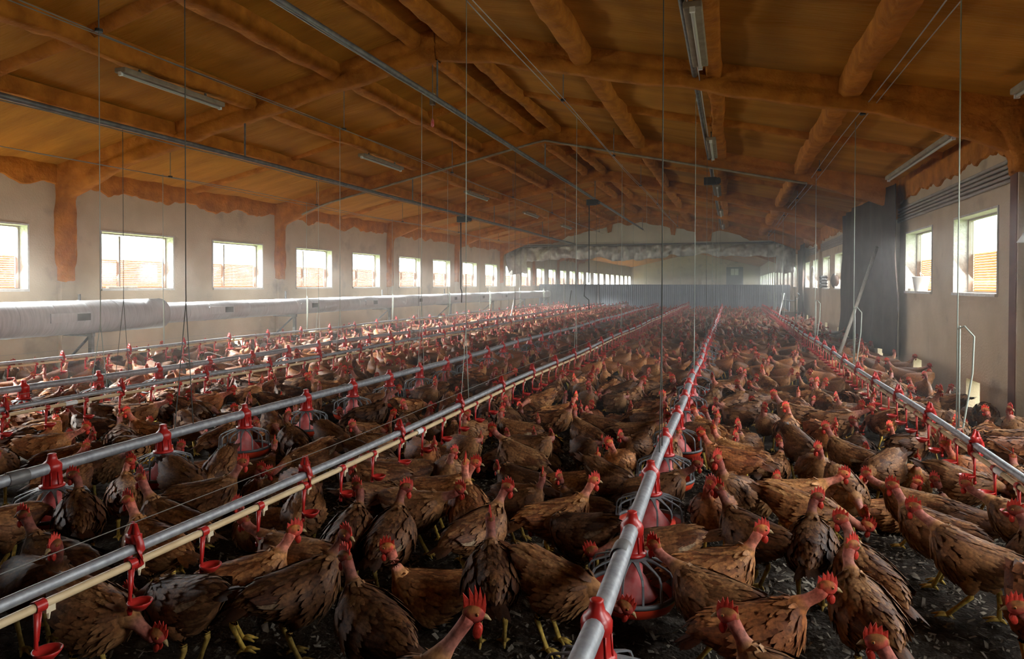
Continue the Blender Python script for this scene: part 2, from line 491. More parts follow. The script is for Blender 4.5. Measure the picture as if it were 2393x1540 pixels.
# purlins: foam-covered timbers running along the house, one piece per bay
PURL = [(-7.25, 1.0), (-5.95, 1.05), (-4.70, 1.05), (-3.62, 0.8), (-3.10, 0.85), (-1.58, 1.05), (-0.18, 0.85), (1.10, 1.05)]
for xp, w in PURL:
    for n in range(-2, 8):
        ya, yb = Y0 + BAY * n - 0.05, Y0 + BAY * (n + 1) + 0.05
        if yb < 1.0: continue
        seg = 34 if n < 3 else 14
        R = []
        sd = xp * 3.1 + n * 7.7
        for i in range(seg + 1):
            y = ya + (yb - ya) * i / seg
            g = 1 + 0.09 * float(fbm(y * 1.3 + sd, sd, 3)); dx = 0.018 * float(fbm(y * 0.9, sd + 4, 2))
            zt = roof_z(xp) + 0.02
            ring = []
            for k in range(9):
                q = math.pi * k / 8
                e = 1 + 0.10 * float(vnoise(y * 5 + sd, k * 1.3 + sd))
                ring.append((xp + dx - 0.100 * w * g * e * math.copysign(abs(math.cos(q)) ** 0.45, math.cos(q)), y, zt - 0.185 * w * g * e * max(0.0, math.sin(q)) ** 0.4))
            R.append(ring)
        MB().rings(R, cap=False, closed=False).obj('purlin', M['foam_beam'], ceiling, True)

# rafters and columns of each portal frame
def rafter(n, side):
    y = Y0 + BAY * n
    xa = XC; xb = XL if side < 0 else XR
    seg = 44 if n < 4 else 16
    R = []; sd = n * 3.7 + side
    for i in range(seg + 1):
        t = i / seg; x = xa + (xb - xa) * t
        g = float(fbm(x * 1.8 + sd, sd, 3))
        w = 0.115 + 0.012 * g
        zt = roof_z(x) + 0.03
        zb = roof_z(x) - 0.27 - 0.02 * g
        e = abs(x - xb)
        if e < 1.35: zb -= 0.22 * (1 - e / 1.35) ** 1.3          # haunch at the eave
        if abs(x - xa) < 0.7: zb -= 0.07 * (1 - abs(x - xa) / 0.7)
        h = (zt - zb)
        R.append([(x, y - w * 1.15, zt), (x, y - w, zb + 0.55 * h), (x, y - w * 0.75, zb + 0.50 * h), (x, y - w * 0.95, zb + 0.12), (x, y - w * 0.6, zb), (x, y + w * 0.6, zb),
                  (x, y + w * 0.95, zb + 0.12), (x, y + w * 0.75, zb + 0.5 * h), (x, y + w, zb + 0.55 * h), (x, y + w * 1.15, zt)])
    MB().rings(R, cap=False, closed=False).obj('rafter', M['foam_beam'], ceiling, True)

def column(n, side):
    y = Y0 + BAY * n
    wall = wall_left if side < 0 else wall_right
    x = XL if side < 0 else XR
    d = -side
    xa, xb = sorted((x, x + d * 0.07))
    MB().box(xa, xb, y - 0.10, y + 0.10, -0.02, 3.1).obj('column', M['plaster'], wall)
    # foam coat with torn foot
    mb = MB(); V = []; F = []; m = 26
    zb0 = (SILL + 0.13 + 0.1 * math.sin(n * 2.3)) if side < 0 else 2.45
    if side > 0 and n < 1: MB().box(x - 0.078, x - 0.07, y - 0.075, y + 0.085, 0.25, 2.6).obj('paint_band', M['paint'], wall)
    for i in range(m + 1):
        z = 3.05 + (zb0 - 3.05) * i / m
        w = 0.135 + 0.02 * float(fbm(z * 2.5 + n, side + 5.0, 3)) - (0.02 if i > m - 4 else 0)
        th = 0.10 + 0.012 * float(fbm(z * 3 + n * 2, 8.0, 2)) + (0.28 * max(0, 1 - (3.05 - z) / 0.45) if z > 2.6 else 0)
        jag = 0.05 * float(fbm(n * 5.0, z * 4)) if i == m else 0
        for q, (dy, dx) in enumerate(((-w, 0), (-w * 0.95, th * 0.8), (-w * 0.5, th), (0, th), (w * 0.5, th), (w * 0.95, th * 0.8), (w, 0))):
            zz = z + ((0.06 * float(vnoise(q * 1.7 + n, 3.1 + side))) if i == m else 0)
            V.append((x + d * dx, y + dy, zz))
    for i in range(m):
        for k in range(6):
            a = i * 7 + k; F.append((a, a + 1, a + 8, a + 7))
    F.append(tuple(m * 7 + k for k in range(7)))
    mb.add(V, F)
    mb.obj('foam_coat', M['foam_beam'], wall, True)
def mid_ridge(n):
    y = Y0 + BAY * (n + 0.5); R = []
    for x in np.linspace(XL, XR, 90):
        g = float(fbm(x * 1.6 + n * 3, n * 2.2, 3)); zt = roof_z(x) + 0.03; yy = y + 0.03 * float(fbm(x * 0.7, n + 9.0, 2))
        h = 0.10 + 0.02 * g
        R.append([(x, yy - 0.10, zt), (x, yy - 0.055, zt - h * 0.8), (x, yy, zt - h - 0.01), (x, yy + 0.055, zt - h * 0.8), (x, yy + 0.10, zt)])
    MB().rings(R, cap=False, closed=False).obj('foam_ridge', M['foam_beam'], ceiling, True)
for n in range(-1, 4): mid_ridge(n)
for n in range(-2, 8):
    for s in (-1, 1):
        rafter(n, s)
        if -1 <= n: column(n, s)

# litter flakes on the near floor (nobody could count them)
def flakes():
    n = 30000
    s = NR.rand(n) ** 0.5
    x = NR.uniform(-3.0, 2.5, n); y = 1.0 + 5.2 * s
    V = np.zeros((n, 4, 3)); a = NR.rand(n) * 6.283; L = NR.uniform(0.004, 0.016, n) * (1 + 0.8 * (NR.rand(n) > 0.9)); W = L * NR.uniform(0.15, 0.6, n)
    z0 = 0.018 * fbm(x * 2.2, y * 2.2) - 0.012 + NR.uniform(0.001, 0.014, n)
    tl = NR.uniform(-0.6, 0.6, (n, 2))
    for k, (u, v) in enumerate(((-1, -1), (1, -0.7), (0.9, 0.8), (-0.8, 1))):
        du, dv = u * L, v * W
        V[:, k, 0] = x + du * np.cos(a) - dv * np.sin(a); V[:, k, 1] = y + du * np.sin(a) + dv * np.cos(a)
        V[:, k, 2] = z0 + du * tl[:, 0] + dv * tl[:, 1] + 0.003
    me = bpy.data.meshes.new('litter_flakes')
    me.from_pydata(V.reshape(-1, 3).tolist(), [], (np.arange(n * 4).reshape(-1, 4)).tolist())
    me.materials.append(M['flake'])
    tag(link('litter_flakes', me, floor), kind='stuff')
flakes()

# ------------------------------------------------------------------ the far cross partition of steel sheets, film curtain
part = empty('sheet_partition', (0, 34, 0))
tag(part, 'low blue-grey ribbed steel sheet partition closing the far end of the flock', 'partition')
PTS = [(XL + 0.02, 33.6), (-8.35, 35.2), (-6.6, 35.6), (XR - 0.02, 33.6)]
def panel_mesh(w):
    mb = MB(); n = int(round(w / 0.105)); prof = []
    for i in range(n):
        u = w * i / n
        prof += [(u, 0), (u + 0.08, 0), (u + 0.086, 0.022), (u + 0.099, 0.022)]
    prof.append((w, 0))
    V = [(u, v, z) for z in (0.0, 1.40) for u, v in prof]; k = len(prof)
    V += [(u, v + 0.006, z) for z in (0.0, 1.40) for u, v in prof]
    F = [(i, i + 1, k + i + 1, k + i) for i in range(k - 1)] + [(2 * k + i, 3 * k + i, 3 * k + i + 1, 2 * k + i + 1) for i in range(k - 1)]
    F += [(k + i, k + i + 1, 3 * k + i + 1, 3 * k + i) for i in range(k - 1)]
    mb.add(V, F)
    return mb.mesh('panel', M['sheet'], False)
for (xa, ya), (xb, yb) in zip(PTS[:-1], PTS[1:]):
    Ls = math.hypot(xb - xa, yb - ya); k = max(1, round(Ls / 0.95)); w = Ls / k
    me = panel_mesh(w); ang = math.atan2(yb - ya, xb - xa)
    for i in range(k):
        t = i / k
        link('panel', me, part, (xa + (xb - xa) * t, ya + (yb - ya) * t - 34, 0.0), ang)
for (xa, ya) in PTS[1:3]:
    MB().box(xa - 0.03, xa + 0.03, ya - 0.08, ya - 0.02, 0, 1.44).obj('post', M['galv'], part, loc=(0, -34, 0))

def crumple(name, m, parent, x0, x1, y, zt, zb, fold=0.10, nx=150, nz=9, seed=0.0):
    P = []
    for i in range(nx):
        x = x0 + (x1 - x0) * i / (nx - 1)
        bot = zb + 0.16 * float(fbm(x * 0.55 + seed, 2.0 + seed, 3))
        for j in range(nz):
            t = j / (nz - 1)
            z = zt + (bot - zt) * t
            b = math.sin(math.pi * t) * 0.16
            dy = 1.5 * fold * float(fbm(x * 4.6 + seed + t, t * 2.6 + seed, 3)) + b
            P.append((x, y - dy, z + 0.05 * float(fbm(x * 3, t * 3 + seed, 2)) * t))
    mb = MB(); mb.grid(P, nx, nz)
    o = mb.obj(name, m, parent, True)
    so = o.modifiers.new('thick', 'SOLIDIFY'); so.thickness = 0.01
    return o
cur = empty('film_curtain', (0, GABLE_Y - 0.1, 2.9))
tag(cur, 'crumpled translucent plastic curtain gathered up under the pale gable beam', 'curtain')
crumple('gathered_film', M['film'], cur, XL + 0.25, XR - 0.35, 0, 0.10, -0.42, 0.11, nx=260, seed=2.0)
crumple('gathered_film', M['film'], cur, XL + 0.1, XL + 1.0, -0.05, 0.05, -1.05, 0.13, nx=30, seed=5.0)
crumple('gathered_film', M['film'], cur, XR - 0.95, XR - 0.25, -0.05, 0.05, -1.15, 0.13, nx=30, seed=8.0)
MB().tube([(XL + 0.05, -0.02, 0.14), (XR - 0.05, -0.02, 0.14)], 0.03, 8).obj('curtain_rail', M['galv_dull'], cur)
tag(MB().box(XL, XR, GABLE_Y - 0.08, GABLE_Y + 0.02, 3.0, 3.12).obj('trim_2', M['plaster_pale']), kind='structure')

# dark bundle beside the far right wall and the big tarpaulin nearer
def tarp(name, label, y0, y1, zt, zb, seed, off=0.10):
    P = []; ny, nz = 60, 16
    for i in range(ny):
        y = y0 + (y1 - y0) * i / (ny - 1)
        for j in range(nz):
            t = j / (nz - 1)
            z = zt + (zb - zt) * t
            f = 0.055 * math.sin(y * 6.5 + seed) * (0.4 + 0.6 * t) + 0.05 * float(fbm(y * 2 + seed, t * 1.5, 3))
            edge = 0.06 * math.sin(z * 4 + seed) if i in (0, ny - 1) else 0
            P.append((XR - off - 0.06 - f, y + edge, z + 0.05 * float(fbm(y * 1.5, seed, 2)) * t))
    mb = MB(); mb.grid(P, ny, nz)
    o = mb.obj(name, M['tarp'], None, True)
    so = o.modifiers.new('thick', 'SOLIDIFY'); so.thickness = 0.012; so.offset = 0
    return tag(o, label, 'tarpaulin')
tarp('tarpaulin', 'large dark grey tarpaulin hanging over the windows of the right wall', 11.95, 17.35, 2.98, 0.30, 1.0)
tarp('tarpaulin', 'far dark tarpaulin hanging on the right wall beside the film curtain', 25.6, 28.2, 2.85, 0.2, 4.0)

x_, y_ = 1.95, 12.3
pole = MB(); pole.tube([(1.62, 12.25, 0.02), (2.40, 13.2, 2.05)], 0.028, 8)
tag(pole.obj('leaning_pole', M['timber'], smooth=True), 'pale wooden pole leaning against the dark tarpaulin', 'pole')

# ------------------------------------------------------------------ heating duct along the left wall
duct = empty('heating_duct', (-8.72, 0, 0.92))
tag(duct, 'long galvanised round heating duct running along the left wall', 'duct')
def duct_piece(y0, y1, r0, r1, rib=0.5):
    R = []; y = y0; k = 0
    prof = []
    while y < y1 - 1e-6:
        t = (y - y0) / (y1 - y0); r = r0 + (r1 - r0) * t
        prof += [(r, y), (r, min(y1, y + 0.02)), (r, min(y1, y + rib - 0.06)), (r, min(y1, y + rib - 0.02)), (r + 0.004, min(y1, y + rib - 0.015)), (r + 0.004, min(y1, y + rib - 0.002))]
        y += rib
    return MB().lathe(prof, 28, axis='y')
duct_piece(-0.7, 8.30, 0.235, 0.235).obj('wide_section', M['duct'], duct, True)
duct_piece(8.30, 8.72, 0.235, 0.165, 0.5).obj('reducer', M['duct'], duct, True)
duct_piece(8.72, 33.2, 0.165, 0.165).obj('narrow_section', M['duct'], duct, True)
def outlet(y, r, small=False):
    o = MB().box(r - 0.03, r + 0.012, y - 0.30, y + 0.30, -0.05, 0.075).obj('outlet', M['duct'], duct)
    MB().box(r + 0.012, r + 0.016, y + 0.08, y + 0.28, -0.035, 0.06).obj('outlet_shade_plate', M['outlet_shade'], o)  # solid dark plate, shade of the outlet hole put into its colour
outlet(7.0, 0.235)
for k in range(7): outlet(9.95 + 2.65 * k, 0.165)
def bracket(y, r):
    o = MB().box(-0.03, 0.03, y - 0.025, y + 0.025, -0.92, -r - 0.0).box(-0.52, 0.05, y - 0.02, y + 0.02, -r - 0.05, -r + 0.01)
    o.tube([(-0.50, y, -r - 0.45), (0.0, y, -r - 0.02)], 0.018, 6)
    o.tube([(-0.22, y, -r), (-0.22, y, 0.32)], 0.02, 6)
    o.obj('bracket', M['galv_dull'], duct)
bracket(7.5, 0.235)
for k in range(6): bracket(12.3 + 4.2 * k, 0.165)

# ------------------------------------------------------------------ feed lines
def feeder_meshes():
    r = {}
    r['hopper'] = MB().lathe([(0.040, 0.296), (0.058, 0.300), (0.060, 0.311), (0.048, 0.316), (0.045, 0.322), (0.041, 0.395), (0.046, 0.400), (0.047, 0.432), (0.040, 0.450),
                              (0.026, 0.466), (0.019, 0.498), (0.021, 0.504), (0.014, 0.508), (0.0, 0.506)], 18)
    for a in range(8):
        q = a * math.pi / 4
        c, s = math.cos(q), math.sin(q)
        r['hopper'].tube([(0.047 * c, 0.047 * s, 0.316), (0.0425 * c, 0.0425 * s, 0.394)], 0.0035, 4)
    r['hopper'] = r['hopper'].mesh('pan_feeder', M['red'], True)
    g = MB()
    g.lathe([(0.036, 0.292), (0.070, 0.290), (0.072, 0.294), (0.036, 0.300)], 28)
    for k in range(14):
        q = 2 * math.pi * (k + 0.5) / 14
        c, s = math.cos(q), math.sin(q)
        pts = [(0.060, 0.293, 0.0135), (0.095, 0.282, 0.0075), (0.142, 0.262, 0.0045), (0.160, 0.250, 0.0042), (0.170, 0.228, 0.0040), (0.175, 0.132, 0.0038)]
        R = []
        for i, (rr, z, w) in enumerate(pts):
            t = 0.0035
            nx_, nz_ = (0.0, 1.0) if i < 3 else ((0.7, 0.7) if i < 4 else (1.0, 0.0))
            ring = []
            for sgn, up in ((-1, -1), (1, -1), (1, 1), (-1, 1)):
                ra = rr + up * t * nx_; za = z + up * t * nz_
                ring.append((ra * c - sgn * w * s, ra * s + sgn * w * c, za))
            R.append(ring)
        g.rings(R)
    r['grill'] = g.mesh('grill', M['grill'], False)
    r['rim'] = MB().lathe([(0.168, 0.118), (0.181, 0.116), (0.184, 0.128), (0.180, 0.138), (0.168, 0.136), (0.168, 0.118)], 36).mesh('rim', M['grill'], True)
    r['pan'] = MB().lathe([(0.179, 0.118), (0.176, 0.095), (0.165, 0.068), (0.140, 0.050), (0.0, 0.044), (0.0, 0.052), (0.135, 0.060), (0.158, 0.078), (0.168, 0.100), (0.170, 0.118)], 36).mesh('pan', M['pan'], True)
    r['cone'] = MB().lathe([(0.040, 0.290), (0.041, 0.245), (0.044, 0.242), (0.044, 0.205), (0.060, 0.180), (0.092, 0.130), (0.104, 0.105), (0.100, 0.098), (0.03, 0.098)], 24).mesh('inner_cone', M['red_dusty'], True)
    r['feed'] = MB().lathe([(0.100, 0.084), (0.150, 0.080), (0.150, 0.074), (0.100, 0.072)], 24).mesh('feed', M['feed'], True)
    lo = MB()
    lo.lathe([(0.040, 0.292), (0.062, 0.300), (0.046, 0.318), (0.042, 0.395), (0.047, 0.43), (0.026, 0.466), (0.018, 0.505), (0.0, 0.506)], 8)
    r['hopper_lo'] = lo.mesh('pan_feeder', M['red'], True)
    g2 = MB()
    for k in range(10):
        q = 2 * math.pi * (k + 0.5) / 10; c, s = math.cos(q), math.sin(q)
        g2.tube([(0.05 * c, 0.05 * s, 0.294), (0.15 * c, 0.15 * s, 0.258), (0.175 * c, 0.175 * s, 0.13)], [0.009, 0.005, 0.0045], 3)
    g2.lathe([(0.168, 0.118), (0.183, 0.120), (0.168, 0.136)], 16)
    r['grill_lo'] = g2.mesh('grill', M['grill'], False)
    r['pan_lo'] = MB().lathe([(0.179, 0.118), (0.165, 0.068), (0.0, 0.044), (0.0, 0.052), (0.158, 0.078), (0.170, 0.118)], 14).mesh('pan', M['pan'], True)
    for me in r.values():                        # proportions measured on the nearest feeder
        for v in me.vertices:
            v.co.z = 0.335 - (0.300 - v.co.z) * 0.80 if v.co.z < 0.300 else 0.335 + (v.co.z - 0.300) * 0.83
    return r
FM = feeder_meshes()

def cord_mesh(name, h, split=0.0, m='cord', bow=False):
    mb = MB()
    if split:
        mb.tube([(0, 0, h), (0, 0, split)], 0.0033, 5)
        mb.tube([(0, 0, split), (0, -0.10, 0)], 0.003, 5).tube([(0, 0, split), (0, 0.06, 0)], 0.003, 5)
    else:
        mb.tube([(0, 0, h), (0, 0, 0)], 0.0042, 5)
    if bow:
        mb.tube([(0, 0, 0.62), (0.03, -0.03, 0.64), (0.07, -0.06, 0.58), (0.065, -0.055, 0.36), (0.03, -0.02, 0.03), (0, 0, 0.02)], 0.006, 5)
        mb.tube([(0.012, 0, 0.64), (0.012, 0, 0.02)], 0.006, 5)
    return mb.mesh(name, M[m], True)

def feed_line(name, x, h, y_first, pitch, y_end, cords, zt, label, n_hi, split, seed):
    root = empty(name, (x, 0, 0)); tag(root, label, 'feed line', 'feed lines across the house')
    r_ = random.Random(seed)
    P = [(0, -0.8, h)] + [(0.012 * math.sin(i * 1.7 + seed), -2.0 + i, h + 0.012 * math.sin(i * 0.9 + seed)) for i in range(2, int(y_end + 2))] + [(0, y_end, h)]
    MB().tube(P, 0.031, 14).obj('feed_pipe', M['galv'], root, True)
    k = 0; y = y_first
    while y < y_end - 0.2:
        i = (y + 2.0)
        hz = h - 0.4346 + 0.012 * math.sin(i * 0.9 + seed); xz = 0.012 * math.sin(i * 1.7 + seed)
        hi = k < n_hi
        rz = r_.uniform(0, 6.28)
        p = link('pan_feeder', FM['hopper' if hi else 'hopper_lo'], root, (xz, y, hz))
        if hi:
            for nm in ('grill', 'rim', 'pan', 'cone', 'feed'):
                o = link({'cone': 'inner_cone'}.get(nm, nm), FM[nm], p)
                o.rotation_euler = (0, 0, rz if nm != 'pan' else 0)
                if nm == 'feed': o['kind'] = 'stuff'
        elif y < 24:
            link('grill', FM['grill_lo'], p); link('pan', FM['pan_lo'], p)
        y += pitch; k += 1
    # pipe couplings
    cm = MB().lathe([(0.034, -0.05), (0.036, -0.045), (0.036, 0.045), (0.034, 0.05)], 14, axis='y').mesh('coupling', M['galv_dull'], True)
    yy = y_first + 0.55
    while yy < min(y_end, 20):
        link('coupling', cm, root, (0, yy, h + 0.012 * math.sin((yy + 2) * 0.9 + seed))); yy += 3.0
    for j, yc in enumerate(cords):
        me = cord_mesh('suspension_cord', zt - h - 0.01, split=split * (0.9 + 0.2 * r_.random()), m='cord' if j % 2 else 'cord_dark')
        link('suspension_cord', me, root, (0, yc, h + 0.02))
    return root
XB, XD, XF = -6.12, -3.36, -0.375
feed_line('feed_line', XF, 0.43, 1.95, 0.80, 34.2, [4.0 + 3.75 * k for k in range(8)], 3.58, 'centre feed line of red pan feeders on a bright galvanised pipe', 16, 0.75, 1)
feed_line('feed_line', XD, 0.44, 1.92, 0.74, 34.6, [3.58 + 3.55 * k for k in range(8)], 3.58, 'middle-left feed line of red pan feeders beside the near cream water pipe', 12, 0.75, 2)
feed_line('feed_line', XB, 0.44, 3.0, 0.78, 34.4, [5.65 + 3.6 * k for k in range(8)], 3.04, 'farthest feed line towards the duct, with pan feeders among pale hens', 8, 0.7, 3)

# ------------------------------------------------------------------ drinker lines
def drinker_meshes(side):
    r = {}
    d = MB()
    d.lathe([(0.0185, -0.016), (0.0185, 0.016)], 12, (0, 0, 0.0), axis='y')
    d.tube([(side * 0.004, -0.010, -0.012), (side * 0.002, -0.010, -0.09), (0, -0.010, -0.150)], [0.0085, 0.006, 0.0075], 6)
    d.tube([(side * 0.004, 0.004, -0.012), (side * 0.002, -0.004, -0.10)], [0.005, 0.004], 4)
    d.tube([(0, -0.010, -0.150), (0, -0.010, -0.168)], [0.010, 0.007], 6)
    r['drinker'] = d.mesh('drinker', M['red'], True)
    r['cup'] = MB().lathe([(0.0, -0.148), (0.018, -0.145), (0.034, -0.128), (0.040, -0.118), (0.037, -0.117), (0.030, -0.128), (0.014, -0.139), (0.0, -0.140)], 16, (side * 0.038, -0.004, 0)).mesh('cup', M['red'], True)
    n = MB(); n.box(-0.008, 0.010, 0.016, 0.045, -0.028, 0.002); n.tube([(0, 0.03, -0.028), (0, 0.03, -0.05)], [0.007, 0.003], 6)
    r['nipple'] = n.mesh('nipple', M['nipple'], False)
    lo = MB(); lo.lathe([(0.019, -0.014), (0.019, 0.014)], 6, axis='y'); lo.tube([(0, 0, 0), (0, 0, -0.165)], [0.010, 0.008], 4)
    lo.lathe([(0.0, -0.146), (0.038, -0.118), (0.0, -0.135)], 8, (side * 0.038, 0, 0))
    r['lo'] = lo.mesh('drinker', M['red'], True)
    h = MB()
    h.tube([(0, 0, -0.062), (0.024 * 1, 0, -0.045), (0.030, 0, 0.0), (0.024, 0, 0.02), (0.012, 0, 0.045), (0.006, 0, 0.085)], [0.018, 0.016, 0.014, 0.014, 0.013, 0.006], 6)
    h.tube([(0, 0, -0.062), (-0.024 * 1, 0, -0.045), (-0.030, 0, 0.0), (-0.024, 0, 0.02), (-0.012, 0, 0.045), (-0.004, 0, 0.09)], [0.018, 0.016, 0.014, 0.014, 0.013, 0.006], 6)
    h.box(-0.024, 0.024, -0.012, 0.012, 0.018, 0.05)
    r['hanger'] = h.mesh('hanger_clip', M['red'], True)
    return r
DM = {s: drinker_meshes(s) for s in (-1, 1)}

def drinker_line(x, h, side, y_first, y_end, cords, zt, label, n_hi, seed, dense=0.325, bow=False):
    root = empty('drinker_line', (x, 0, 0)); tag(root, label, 'drinker line', 'nipple drinker lines across the house')
    wob = lambda y: 0.010 * math.sin(y * 1.1 + seed)
    ys = [-0.8] + [i * 0.75 for i in range(0, int(y_end / 0.75))] + [y_end]
    MB().tube([(0, y, h + wob(y)) for y in ys], 0.0185, 12).obj('support_pipe', M['galv'], root, True)
    MB().tube([(side * 0.012, y, h - 0.044 + wob(y)) for y in ys], 0.0135, 10).obj('water_pipe', M['tan_pipe'], root, True)
    MB().tube([(0, y, h + 0.088 + wob(y)) for y in ys], 0.0016, 4).obj('perch_guard_wire', M['wire'], root)
    y = y_first; k = 0
    while y < y_end - 0.1:
        if k < n_hi:
            p = link('drinker', DM[side]['drinker'], root, (side * 0.012, y, h - 0.044 + wob(y)))
            link('cup', DM[side]['cup'], p); link('nipple', DM[side]['nipple'], p)
        else:
            link('drinker', DM[side]['lo'], root, (side * 0.012, y, h - 0.044 + wob(y)))
        if k % 3 == 1:
            link('hanger_clip', DM[side]['hanger'], root, (0, y + 0.02, h + wob(y)))
        y += dense; k += 1
    cpl = MB().lathe([(0.0175, -0.05), (0.0175, 0.05)], 10, axis='y').mesh('water_coupling', M['white_p'], True)
    for yy in (4.02, 10.1, 16.0): link('water_coupling', cpl, root, (side * 0.012, yy, h - 0.044 + wob(yy)))
    for j, yc in enumerate(cords):
        me = cord_mesh('suspension_cord', zt - h, m='cord', bow=bow, split=0.0 if bow else 0.55)
        link('suspension_cord', me, root, (0, yc, h + 0.015))
    return root
XA, XCc, XE, XG = -7.78, -4.90, -1.92, 1.31
drinker_line(XE, 0.50, 1, 1.464, 34.4, [4.86 + 3.9 * k for k in range(7)], 3.6, 'nearest drinker line with steel pipe over cream water pipe and red cups', 40, 1)
drinker_line(XG, 0.50, -1, 1.30, 32.0, [4.77 + 3.67 * k for k in range(7)], 3.2, 'drinker line with red cups running beside the right wall', 40, 2, 0.31, True)
drinker_line(XCc, 0.50, 1, 2.2, 34.6, [4.3 + 3.6 * k for k in range(8)], 3.45, 'drinker line with orange-lit cream pipe between the two left feed lines', 26, 3)
drinker_line(XA, 0.50, 1, 4.0, 33.4, [7.86 + 3.5 * k for k in range(7)], 2.95, 'outermost drinker line running in front of the heating duct', 20, 4, bow=True)

# ------------------------------------------------------------------ overhead pipes, winch wires, lamps
def overhead(x, z, y0, y1, label, r=0.03):
    root = empty('overhead_pipe', (x, 0, z)); tag(root, label, 'pipe', 'overhead winch pipes')
    MB().tube([(0, y, 0.006 * math.sin(y)) for y in np.arange(y0, y1, 1.5)], r, 8).obj('pipe', M['galv_dull'], root, True)
    MB().tube([(0.05, y, -0.05 - 0.02 * math.sin(y * 1.26) ** 2) for y in np.arange(y0, y1, 0.8)], 0.006, 4).obj('pull_wire', M['wire'], root)
    for n in range(-1, 5):
        y = Y0 + BAY * n
        zt = roof_z(x) - 0.25 - z
        if zt > 0.03: MB().tube([(0, y, 0.0), (0, y, zt)], 0.012, 6).obj('hanger_rod', M['galv_dull'], root)
    return root
overhead(XB, 3.05, -0.8, 28.2, 'steel pipe under the roof above the feed line towards the duct')
overhead(XD, 3.60, -0.8, 28.2, 'steel pipe under the ridge above the middle-left feed line', 0.034)
overhead(XF, 3.60, -0.8, 28.2, 'steel pipe beside the lamps above the centre feed line')
def wires(x, z, label, y1=28.1):
    root = empty('winch_wire', (x, 0, z)); tag(root, label, 'wire', 'winch wires under the roof')
    MB().tube([(-0.035, y, 0.02 * math.sin(y * 0.8)) for y in np.arange(-0.8, y1, 1.0)], 0.006, 4).obj('strand', M['wire'], root)
    MB().tube([(0.035, y, -0.04 - 0.02 * math.sin(y * 0.63)) for y in np.arange(-0.8, y1, 1.0)], 0.005, 4).obj('strand', M['wire'], root)
    for k in range(7):
        y = 4.3 + 3.7 * k
        MB().lathe([(0.0, -0.012), (0.03, -0.012), (0.03, 0.012), (0.0, 0.012)], 10, (0, y, 0.0)).obj('pulley', M['dark'], root)
        MB().tube([(0, y, 0), (0, y, roof_z(x) - z - 0.02)], 0.006, 4).obj('pulley_hook', M['galv_dull'], root)
wires(XE, 3.60, 'pair of winch wires above the nearest drinker line')
wires(XG, 3.20, 'pair of winch wires above the right-hand drinker line')
wires(XCc, 3.45, 'pair of winch wires above the orange-lit drinker line')
wires(XA, 2.95, 'pair of winch wires along the left eave above the outermost drinker line')

def lamp(x, y0, ln, z, label, w=0.07):
    root = empty('strip_lamp', (x, y0 + ln / 2, z)); tag(root, label, 'lamp', 'unlit strip lamps on the roof timbers')
    bevel(MB().box(-w, w, -ln / 2, ln / 2, 0.02, 0.075).obj('housing', M['fixture'], root), 0.01)
    MB().lathe([(0.012, -ln / 2 + 0.01), (0.016, -ln / 2 + 0.03), (0.016, ln / 2 - 0.03), (0.012, ln / 2 - 0.01)], 10, (0, 0, 0.008), axis='y').obj('tube', M['tube_glass'], root, True)
    for s in (-1, 1): MB().box(-0.02, 0.02, s * (ln / 2 - 0.012) - 0.012, s * (ln / 2 - 0.012) + 0.012, -0.01, 0.03).obj('end_cap', M['white_p'], root)
    MB().box(-0.01, 0.01, -ln / 3, -ln / 3 + 0.02, 0.07, roof_z(x) - z - 0.1).box(-0.01, 0.01, ln / 3 - 0.02, ln / 3, 0.07, roof_z(x) - z - 0.1).obj('bracket', M['galv_dull'], root)
ORD = ['nearest', 'second', 'third', 'fourth', 'fifth', 'sixth']
for k in range(5):
    lamp(-5.95, 5.46 + 4.8 * k, 1.45, roof_z(-5.95) - 0.30, '%s unlit strip lamp in the row on the left roof slope' % ORD[k].capitalize())
for k in range(5):
    lamp(-0.285, 5.25 + 4.9 * k, 1.45, roof_z(-0.285) - 0.30, '%s unlit strip lamp in the row over the centre feed line' % ORD[k].capitalize())
for k, (ya, lb) in enumerate(((3.6, 'long grey strip lamp at the right eave in the upper corner'), (8.5, 'long grey strip lamp at the right eave above the bright windows'))):
    lamp(2.28, ya, 3.2, roof_z(2.28) - 0.18, lb, 0.05)

for (x, y, z, lb) in ((XD, 17.2, 3.5, 'small dark winch motor on the pipe under the ridge'), (XB, 15.3, 2.97, 'small dark winch motor on the pipe over the left feed line'),
                      (XF, 14.0, 3.45, 'small dark winch motor on the pipe over the centre feed line')):
    w = MB().box(-0.14, 0.10, -0.07, 0.07, -0.09, 0.05)
    w.lathe([(0.05, -0.14), (0.05, 0.12)], 12, (0.13, 0, -0.02), axis='y', cap=True)
    o = bevel(w.obj('winch_motor', M['dark'], loc=(x, y, z))); tag(o, lb, 'winch', 'winch motors on the overhead pipes')
cr = MB().tube([(0, 0, 3.45), (0, 0, 1.45), (-0.10, 0, 1.38), (-0.12, 0, 1.1), (0, 0, 1.0), (0.01, 0, 0.75)], 0.014, 6).obj('crank_rod', M['dark'], smooth=True, loc=(XD - 0.1, 17.3, 0))
tag(cr, 'dark crank rod with a bent handle hanging below the ridge winch', 'rod')
cr2 = MB().tube([(0, 0, 2.93), (0, 0, 1.3), (0.03, 0, 1.2), (0.02, 0, 0.95)], 0.014, 6).obj('crank_rod', M['dark'], smooth=True, loc=(XB - 0.1, 15.4, 0))
tag(cr2, 'dark crank rod hanging straight below the left winch motor', 'rod')

